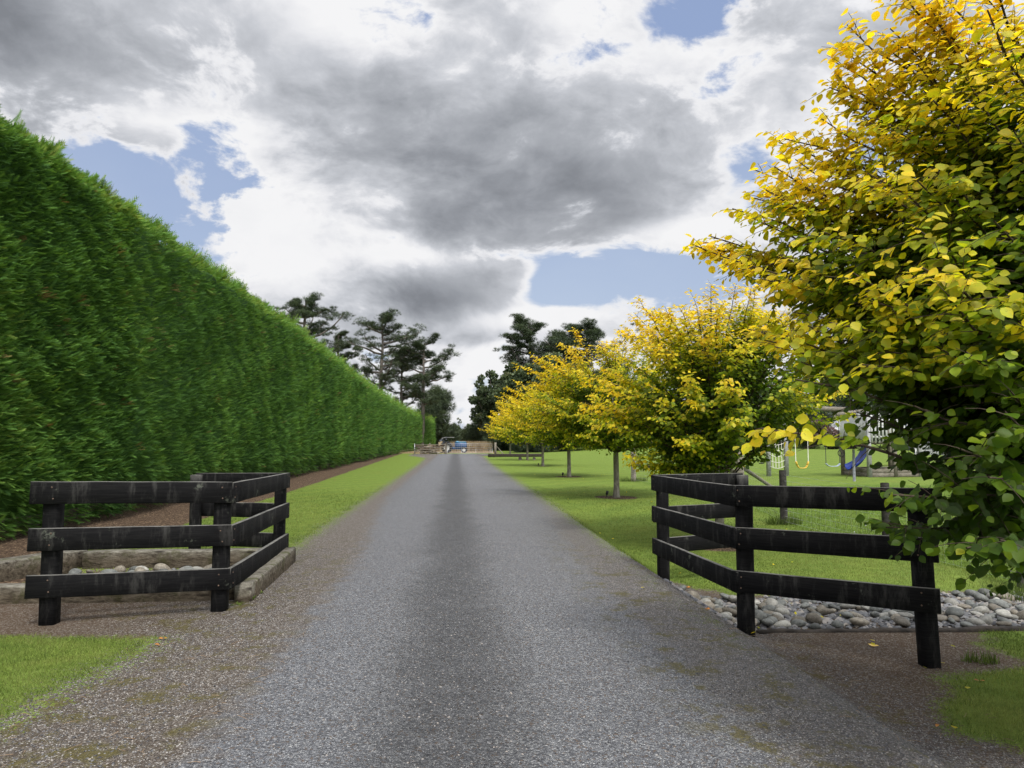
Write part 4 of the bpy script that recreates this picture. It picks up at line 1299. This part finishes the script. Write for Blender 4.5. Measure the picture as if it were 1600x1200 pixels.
# tractor, facing right
tr = empty('tractor', gpt(714, 0, 93)); tag(tr, 'old blue farm tractor with white canopy parked behind the gate', 'tractor')
TB = gpt(715, 0, 93)
ex = np.array([1.0, .0, 0]); ey = np.array([0, 1.0, 0]); ez = np.array([0, 0, 1.0])
def tp(x, y, z): return TB + ex * x + ey * y + ez * z
m = MB(); m.beam(tp(-.35, 0, 1.0), tp(1.12, 0, 1.0), .62, .62, .07, seg=2); m.build('bonnet', BLUEP, tr)
m = MB()
m.beam(tp(-.30, 0, 1.36), tp(1.08, 0, 1.36), .60, .14, .05); m.build('bonnet_top', LBLUE, tr)
m = MB(); m.beam(tp(1.13, 0, 1.02), tp(1.19, 0, 1.02), .56, .66, .04); m.build('grille', DARKM, tr)
m = MB(); m.beam(tp(-1.7, 0, .66), tp(1.05, 0, .62), .34, .30, .04); m.build('engine', BLUEP, tr)
m = MB(); m.beam(tp(-1.75, 0, .95), tp(-.85, 0, .95), 1.5, .06, .01); m.build('platform', BLUEP, tr)
m = MB(); m.tube([tp(.45, .2, 1.3), tp(.45, .2, 1.75)], .035, 8); m.build('exhaust', DARKM, tr)
m = MB(); m.tube([tp(.15, -.1, 1.42), tp(-.15, -.1, 1.42)], .09, 8); m.build('fuel_cap', LBLUE, tr)
m = MB(); m.beam(tp(-1.35, 0, 1.15), tp(-.95, 0, 1.15), .45, .10, .03); m.beam(tp(-1.38, 0, 1.15), tp(-1.45, 0, 1.55), .45, .08, .03, up=(1, 0, 0)); m.build('seat', RUBBER, tr)
m = MB(); m.tube([tp(-.35, 0, 1.25), tp(-.6, 0, 1.5)], .02, 6)
m.tube([tp(-.6, 0, 1.5) + np.array([.10 * math.cos(t), .2 * math.sin(t), .17 * math.cos(t)]) for t in np.linspace(0, 6.283, 17)], .015, 6); m.build('steering_wheel', DARKM, tr)
for s_ in (-1, 1):
    fw = MB(); fw.lathe(tp(.80, s_ * .68, .40), [(.20, -.09), (.36, -.10), (.40, -.05), (.40, .05), (.36, .10), (.20, .09)], (0, 1, 0), 24)
    w_ = fw.build('front_wheel', RUBBER, tr, smooth=False); PLOC[w_.name] = PLOC[tr.name]
    rm_ = MB(); rm_.lathe(tp(.80, s_ * .68, .40), [(.0, -.03), (.08, -.06), (.10, -.02), (.21, -.05), (.24, -.085), (.24, .085), (.21, .05), (.0, .03)], (0, 1, 0), 20); rm_.build('rim', WHITEP, w_)
    rw = MB(); rw.lathe(tp(-1.35, s_ * .72, .68), [(.36, -.15), (.60, -.17), (.68, -.10), (.68, .10), (.60, .17), (.36, .15)], (0, 1, 0), 28)
    for k in range(16):
        t = k / 16 * 6.283; c1 = tp(-1.35, s_ * .72, .68) + np.array([math.cos(t), 0, math.sin(t)]) * .69
        rw.beam(c1 + [0, -.14, 0], c1 + [.03 * math.sin(t), .14, -.03 * math.cos(t)], .05, .04, up=(math.cos(t), 0, math.sin(t)))
    w_ = rw.build('rear_wheel', RUBBER, tr)
    rm_ = MB(); rm_.lathe(tp(-1.35, s_ * .72, .68), [(0, -.02), (.12, -.05), (.34, -.07), (.40, -.14), (.40, .14), (.34, .07), (0, .02)], (0, 1, 0), 20); rm_.build('rim', WHITEP, w_)
    m = MB(); pts = [tp(-1.35 + .76 * math.cos(t), s_ * .72, .68 + .76 * math.sin(t)) for t in np.linspace(.3, 2.9, 9)]
    for i in range(8): m.beam(pts[i], pts[i + 1], .34, .02, .004, up=(0, 0, 1))
    m.build('mudguard', BLUEP, tr)
    m = MB(); m.lathe(tp(1.2, s_ * .2, 1.12), [(0, 0), (.07, 0), (.08, .03), (.06, .05), (0, .06)], (1, 0, 0), 12); m.build('headlight', WHITEP, tr)
    m = MB(); m.tube([tp(-1.75, s_ * .5, .95), tp(-1.78, s_ * .5, 1.78), tp(-1.6, s_ * .5, 1.93)], .02, 6); m.tube([tp(-.42, s_ * .45, 1.3), tp(-.45, s_ * .5, 1.90)], .016, 6); m.build('roll_bar', DARKM, tr)
m = MB(); pts = [tp(-2.05, 0, 1.72), tp(-1.85, 0, 1.90), tp(-1.5, 0, 1.97), tp(-.42, 0, 1.97)]
for i in range(3): m.beam(pts[i], pts[i + 1], 1.15, .05, .01)
m.build('canopy', GREYP, tr)

# ------------------------------------------------------------------ wire fence on the right
wf = empty('wire_fence', (*FL[1], hz(*FL[1]))); tag(wf, 'post and netting wire fence between the lawn and the rough paddock', 'fence')
def wpost(xy, h, w, mt, nm='post', square=False):
    z = hz(*xy); m = MB()
    if square: m.beam((xy[0], xy[1], z - .1), (xy[0], xy[1], z + h), w, w, .01, up=(0, 1, 0), seg=3, jit=.003)
    else: m.tube([(xy[0], xy[1], z - .1), (xy[0] + .005, xy[1], z + h * .5), (xy[0], xy[1], z + h - .01), (xy[0], xy[1], z + h)], [w * .52, w * .5, w * .48, w * .4], 12)
    return m.build(nm, mt, wf)
DPOST = simple('dark_stained_post', (.028, .026, .022), .85, .5, 14, bump=.4)
wpost(FL[0], 1.35, .2, WOOD); wpost(FL[1], 1.42, .22, WOOD); wpost(FL[2], 1.12, .15, DPOST); wpost((FL[2][0] * .45 + FL[3][0] * .55, FL[2][1] * .45 + FL[3][1] * .55), 1.12, .14, DPOST); wpost(FL[3], 1.12, .15, DPOST)
mid1 = tuple(gp(1114, 772)[:2]); wpost(mid1, 1.25, .16, WOOD)
f1 = np.array([*FL[1], hz(*FL[1])])
e_ = gp(1206, 752 + 10); m = MB(); m.tube([f1 + [.05, 0, .95], [e_[0], e_[1], e_[2] + .02]], .055, 8); m.build('stay', WOOD, wf)
fences = [FL[0], mid1, FL[1], FL[2], FL[3]]
for i, (u_, v_) in enumerate(zip(fences[:-1], fences[1:])):
    u3 = np.array([*u_, hz(*u_)]); v3 = np.array([*v_, hz(*v_)])
    if i == 1 or i == 0:
        for z in ((.45, .80) if i == 1 else (.62,)):
            m = MB(); m.beam(u3 + [0, .1, z], v3 + [0, .1, z], .04, .11, seg=3, jit=.004); m.build('rail', WOOD, wf)
    m = MB()
    for k, z in enumerate((.06, .17, .29, .42, .57, .73, .90, 1.02)): m.tube([u3 + [0, -.08, z], v3 + [0, -.08, z]], .0016, 4)
    L = np.linalg.norm(v3 - u3); n_ = int(L / .16)
    for k in range(1, n_):
        q_ = u3 + (v3 - u3) * k / n_; m.tube([q_ + [0, -.08, .06], q_ + [0, -.08, .90]], .0012, 3, cap=False)
    m.build('netting', STEEL, wf)

post('slim grey fence post standing in front of the play tower', gp(1335, 752), 1.25, .1, simple('grey_round_post', (.16, .17, .18), .8, .3, 10), 'fence_post', 'post')

# ------------------------------------------------------------------ swing frame
sd0 = 33.0
def sp_(px, z, d=sd0):
    v = P(px, 688, d); v[2] = z; return v
ground_s = hz(*sp_(1213, 0)[:2])
sw = empty('swing_set', sp_(1225, ground_s)); tag(sw, 'timber swing frame with log top beam and climbing net on the far lawn', 'swing frame')
ZB = 3.05
m = MB(); m.tube([sp_(1183, ZB + .03), sp_(1250, ZB), sp_(1334, ZB - .06, 33.6)], [.11, .115, .11], 12); m.build('top_beam', WOOD, sw)
m = MB(); m.tube([sp_(1306, ZB - .38, 31.2), sp_(1362, ZB - .05, 34.5)], [.10, .10], 12); m.build('cross_beam', WOOD, sw)
for px, d in ((1200, 33.0), (1227.5, 33.2)):
    m = MB(); m.beam(sp_(px, ground_s - .1, d), sp_(px, ZB - .12, d), .17, .17, .02, up=(0, 1, 0)); m.build('post', GREYP, sw)
m = MB()
A_, B_ = sp_(1202, 0, 32.9), sp_(1225.5, 0, 33.1)
for k in range(8):
    z = .45 + k * .26
    pts = [A_ * (1 - t) + B_ * t + [0, 0, z + .10 * ((2 * t - 1) ** 2 - 1)] for t in np.linspace(0, 1, 9)]
    m.tube(pts, .013, 5)
for t in (.2, .4, .6, .8):
    q_ = A_ * (1 - t) + B_ * t; m.tube([q_ + [0, 0, .38], q_ + [0, 0, 2.9]], .011, 5)
m.build('climbing_net', ROPE, sw)


def swing(label, pxa, pxb, d, zs, mt, rope_mt, sag):
    root = empty('swing', sp_((pxa + pxb) / 2, zs, d)); tag(root, label, 'swing', 'things hanging from the swing beam')
    a, c_ = sp_(pxa, zs, d), sp_(pxb, zs, d)
    for q_ in (a, c_):
        m = MB(); top = q_.copy(); top[2] = ZB - .1; m.tube([q_, top], .014, 6); m.build('rope', rope_mt, root)
    m = MB(); pts = [a * (1 - t) + c_ * t + [0, 0, -sag * (1 - (2 * t - 1) ** 4)] for t in np.linspace(0, 1, 11)]
    for i in range(10): m.beam(pts[i], pts[i + 1], .17, .03, .006)
    m.build('seat', mt, root)

swing('yellow plastic swing seat on pale ropes', 1242.5, 1262, 33, .66, YELPL, ROPE, .30)
swing('pale blue grey swing seat on dark ropes', 1289.5, 1311, 33.3, .55, GREYPL, DARKM, .12)
kr = empty('disc_swing', sp_(1189, .6)); tag(kr, 'dark rope with small round foot discs left of the climbing net', 'rope swing', 'things hanging from the swing beam')
m = MB(); m.tube([sp_(1189, .55), sp_(1189, ZB - .1)], .015, 6); m.build('rope', DARKM, kr)
for z in (.58, 1.0):
    m = MB(); m.lathe(sp_(1189, z), [(0, -.03), (.12, -.02), (.12, .02), (0, .03)], n=14); m.build('foot_disc', DARKM, kr)

# ------------------------------------------------------------------ play tower
pt = empty('play_tower', sp_(1360, 0, 33)); tag(pt, 'wooden play tower with white picket balustrade, blue slide and sandpit boards', 'play tower')
Cc, Lc, Rc = sp_(1357, 0, 32.0), sp_(1316, 0, 34.6), sp_(1436, 0, 32.6)
Bc = Lc + (Rc - Cc)
zg = hz(Cc[0], Cc[1]); PZ = 1.55; TZ = 2.82
for q_, top, mt in ((Cc, TZ + .05, GREYP), (Lc, TZ, WOOD), (Rc, TZ, GREYP), (Bc, TZ, WOOD), ((Cc + Rc) / 2, PZ, WOOD)):
    m = MB(); m.beam(q_ + [0, 0, zg - .1], q_ + [0, 0, top], .16, .16, .015, up=(0, 1, 0)); m.build('post', mt, pt)
m = MB(); m.add([Cc + [0, 0, PZ - .12], Rc + [0, 0, PZ - .12], Bc + [0, 0, PZ - .12], Lc + [0, 0, PZ - .12], Cc + [0, 0, PZ], Rc + [0, 0, PZ], Bc + [0, 0, PZ], Lc + [0, 0, PZ]],
               np.array([[3, 2, 1, 0], [4, 5, 6, 7], [0, 1, 5, 4], [1, 2, 6, 5], [2, 3, 7, 6], [3, 0, 4, 7]])); m.build('platform', WOOD, pt)
for (u_, v_, n_) in ((Cc, Rc, 14), (Lc, Cc, 18)):
    bal = MB(); d_ = nz(v_ - u_); o_ = np.array([d_[1], -d_[0], 0]) * .11
    for z in (PZ + .2, TZ - .16): bal.beam(u_ + [0, 0, z] + o_ * .6, v_ + [0, 0, z] + o_ * .6, .04, .09)
    for k in range(n_):
        q_ = u_ + (v_ - u_) * (k + .5) / n_ + o_
        bal.beam(q_ + [0, 0, PZ - .05], q_ + [0, 0, TZ + random.uniform(-.01, .01)], .082 if n_ == 14 else .10, .022, .003, up=(-d_[1], d_[0], 0))
    bal.beam(u_ + [0, 0, TZ + .03] + o_ * .6, v_ + [0, 0, TZ + .03] + o_ * .6, .10, .03)
    bal.build('picket_balustrade', WHITEP, pt)
for (u_, v_) in ((Cc, Rc), (Lc, Cc), (Bc, Rc), (Lc, Bc)):
    m = MB()
    for z in (zg + .09, zg + .27): m.beam(u_ + [0, 0, z], v_ + [0, 0, z], .05, .17, seg=3, jit=.004)
    m.build('sandpit_board', WOOD, pt)
m = MB(); s0 = sp_(1354, 1.45, 32.9); s3 = sp_(1324, .32, 32.6)
ts = np.linspace(0, 1, 12); path = bez(s0, sp_(1350, .5, 32.8), s3, ts)
dirv = nz(np.gradient(path, axis=0)); sd_ = np.array([0, 1.0, 0])
V = []
for q_ in path:
    for ang in np.linspace(math.pi, 2 * math.pi, 7): V.append(q_ + np.array([0, .30 * math.cos(ang), .22 * math.sin(ang) + .22]))
    for ang in np.linspace(2 * math.pi, math.pi, 7): V.append(q_ + np.array([0, .33 * math.cos(ang), .25 * math.sin(ang) + .22]))
m.add(V, np.array([[i * 14 + j, i * 14 + (j + 1) % 14, (i + 1) * 14 + (j + 1) % 14, (i + 1) * 14 + j] for i in range(11) for j in range(14)])); m.build('slide', BLUEPL, pt, smooth=True)
m = MB(); cw = sp_(1314, 1.02, 33.6)
m.tube([cw + np.array([.16 * math.cos(t), 0, .16 * math.sin(t)]) for t in np.linspace(0, 6.283, 19)], .018, 6)
for t in (0, 2.1, 4.2): m.tube([cw, cw + np.array([.16 * math.cos(t), 0, .16 * math.sin(t)])], .012, 5)
m.build('steering_wheel', DARKM, pt)

# white board fence and shed at the right
wb = empty('board_fence', sp_(1480, 0, 38)); tag(wb, 'low white painted board fence right of the play tower', 'fence')
a, c_ = sp_(1430, 0, 38), sp_(1640, 0, 36)
for t in (0, .33, .66, 1):
    q_ = a * (1 - t) + c_ * t; m = MB(); m.beam(q_ + [0, 0, -.1], q_ + [0, 0, 1.38], .11, .11, up=(0, 1, 0)); m.build('post', WHITEP, wb)
for z, h_ in ((.98, .28), (1.26, .10)):
    m = MB(); m.beam(a + [0, -.1, z], c_ + [0, -.1, z], .03, h_); m.build('board', WHITEP, wb)
shd = empty('garden_shed', sp_(1450, 0, 92)); tag(shd, 'small grey roofed shed in shade beyond the play tower', 'shed')
s0 = sp_(1452, .5, 92); s0[2] = .4
m = MB(); m.beam(s0 + [-3.2, 0, 1.1], s0 + [3.2, 0, 1.1], 4.0, 2.2, .02); m.build('wall', simple('shed_wall', (.12, .13, .14), .8, .2, 2), shd)
m = MB()
for s_ in (-1, 1): m.beam(s0 + [-3.5, s_ * 1.1, 2.75], s0 + [3.5, s_ * 1.1, 2.75], .06, 2.7, .01, up=(0, -s_ * 1.0, .5))
m.build('roof', ROOFM, shd)
m = MB(); m.beam(s0 + [-.5, -2.03, 0], s0 + [-.5, -2.03, 1.95], .9, .05, up=(0, 1, 0)); m.build('door', GREYP, shd)

# ------------------------------------------------------------------ small things
for i, (tx, ty) in enumerate(TREES[2:5]):
    x, y = tx - .30, ty - .12; z = hz(x, y)
    u = empty('garden_uplight', (x, y, z)); tag(u, ['small black uplight beside the straight pale trunk', 'small black uplight beside the fourth golden trunk', 'small black uplight beside the fifth golden trunk'][i], 'garden light', 'uplights at the tree bases')
    m = MB(); m.tube([(x, y, z - .03), (x, y, z + .08)], .01, 6); m.build('spike', DARKM, u)
    m = MB(); m.lathe((x, y, z + .08), [(0, 0), (.035, 0), (.04, .10), (.03, .11), (0, .10)], (.25, .1, 1), 12); m.build('lamp_head', DARKM, u)
sx_, sy_ = TREES[5]
for i, (ox, sc) in enumerate(((-.6, 1), (.55, .8))):
    m = MB(); m.tube([(sx_ + ox, sy_ - .2, hz(sx_, sy_) + .12), (sx_ + ox + .05, sy_ + .5, hz(sx_, sy_) + .14)], .14 * sc, 10)
    tag(m.build('log', DBARK, loc=(sx_ + ox, sy_, 0)), ['cut log left of the second farthest golden trunk', 'cut log right of the second farthest golden trunk'][i], 'log', 'logs at the tree foot')

FLP = [(968, 297, 'curled yellow fallen leaf on the soil between the right fence posts', (1363, 1011), .055, YELPL),
       (0, 0, 'tan fallen leaf on the grass at the bottom right', (1530, 1065), .04, FALLEN),
       (0, 0, 'orange fallen leaf on the verge gravel beside the left lawn, upper', (255, 999), .035, FALLEN),
       (0, 0, 'orange fallen leaf on the verge gravel beside the left lawn, lower', (248, 1009), .035, FALLEN),
       (0, 0, 'brown fallen leaf on the soil near the far right fence post', (1075, 919), .045, FALLEN),
       (0, 0, 'brown fallen leaf on the verge left of the stone bed', (1107, 953), .04, FALLEN),
       (0, 0, 'small orange fallen leaf on the right gravel', (1462, 1136), .03, FALLEN)]
for _, _, lab, (px, py), s, mt in FLP:
    g = gp(px, py); m = MB(); n_ = 2
    for k in range(n_):
        D = np.array([[math.cos(k * 2.2 + px), math.sin(k * 2.2 + px), .25]]); m.cards(np.array([g + [0, 0, .008]]), D, np.array([[.2, -.2, 1.0]]), np.array([s]), np.array([s * .8]), leaf_tmpl(0))
    tag(m.build('fallen_leaf', mt, loc=g), lab, 'leaf', 'fallen leaves')

mb = MB(); r = np.random.default_rng(9); n = 110
tr_i = r.integers(1, 6, n); X = np.array([TREES[i][0] for i in tr_i]) + r.normal(0, 1.3, n); Y = np.array([TREES[i][1] for i in tr_i]) + r.normal(0, 1.6, n)
X[:30] = r.uniform(2.7, 5, 30); Y[:30] = r.uniform(4, 9, 30)
a = r.uniform(0, 6.28, n)
mb.cards(np.stack([X, Y, hfun(X, Y) + .022], -1), np.stack([np.cos(a), np.sin(a), r.normal(.1, .2, n)], -1), r.normal(0, .35, (n, 3)) + [0, 0, 1], r.uniform(.035, .06, n), r.uniform(.03, .05, n), leaf_tmpl(1), tone=r.uniform(.6, 1, n), rnd=r.random(n))
tag(mb.build('leaf_litter', GOLD), 'small yellow leaves fallen here and there under the golden trees', 'leaves', kind='stuff')

# weeds at the corner of the sleeper frame
mb = MB(); r = np.random.default_rng(5)
for (px, py, n, s) in ((388, 938, 26, .07), (402, 928, 22, .06), (425, 905, 16, .05), (372, 945, 14, .05)):
    g = gp(px, py); a = r.uniform(0, 6.28, n); D = np.stack([np.cos(a), np.sin(a), r.uniform(.2, 1.3, n)], -1)
    mb.cards(np.repeat(g[None], n, 0) + r.normal(0, .02, (n, 3)) * [1, 1, 0], D, r.normal(0, .3, (n, 3)) + [0, 0, 1], s * r.uniform(.6, 1.2, n), s * .35 * np.ones(n), leaf_tmpl(1), tone=r.uniform(.2, .8, n), rnd=r.random(n))
tag(mb.build('weeds', GRASSM), 'small green weeds growing by the corner of the sleeper frame', 'weeds', kind='stuff')
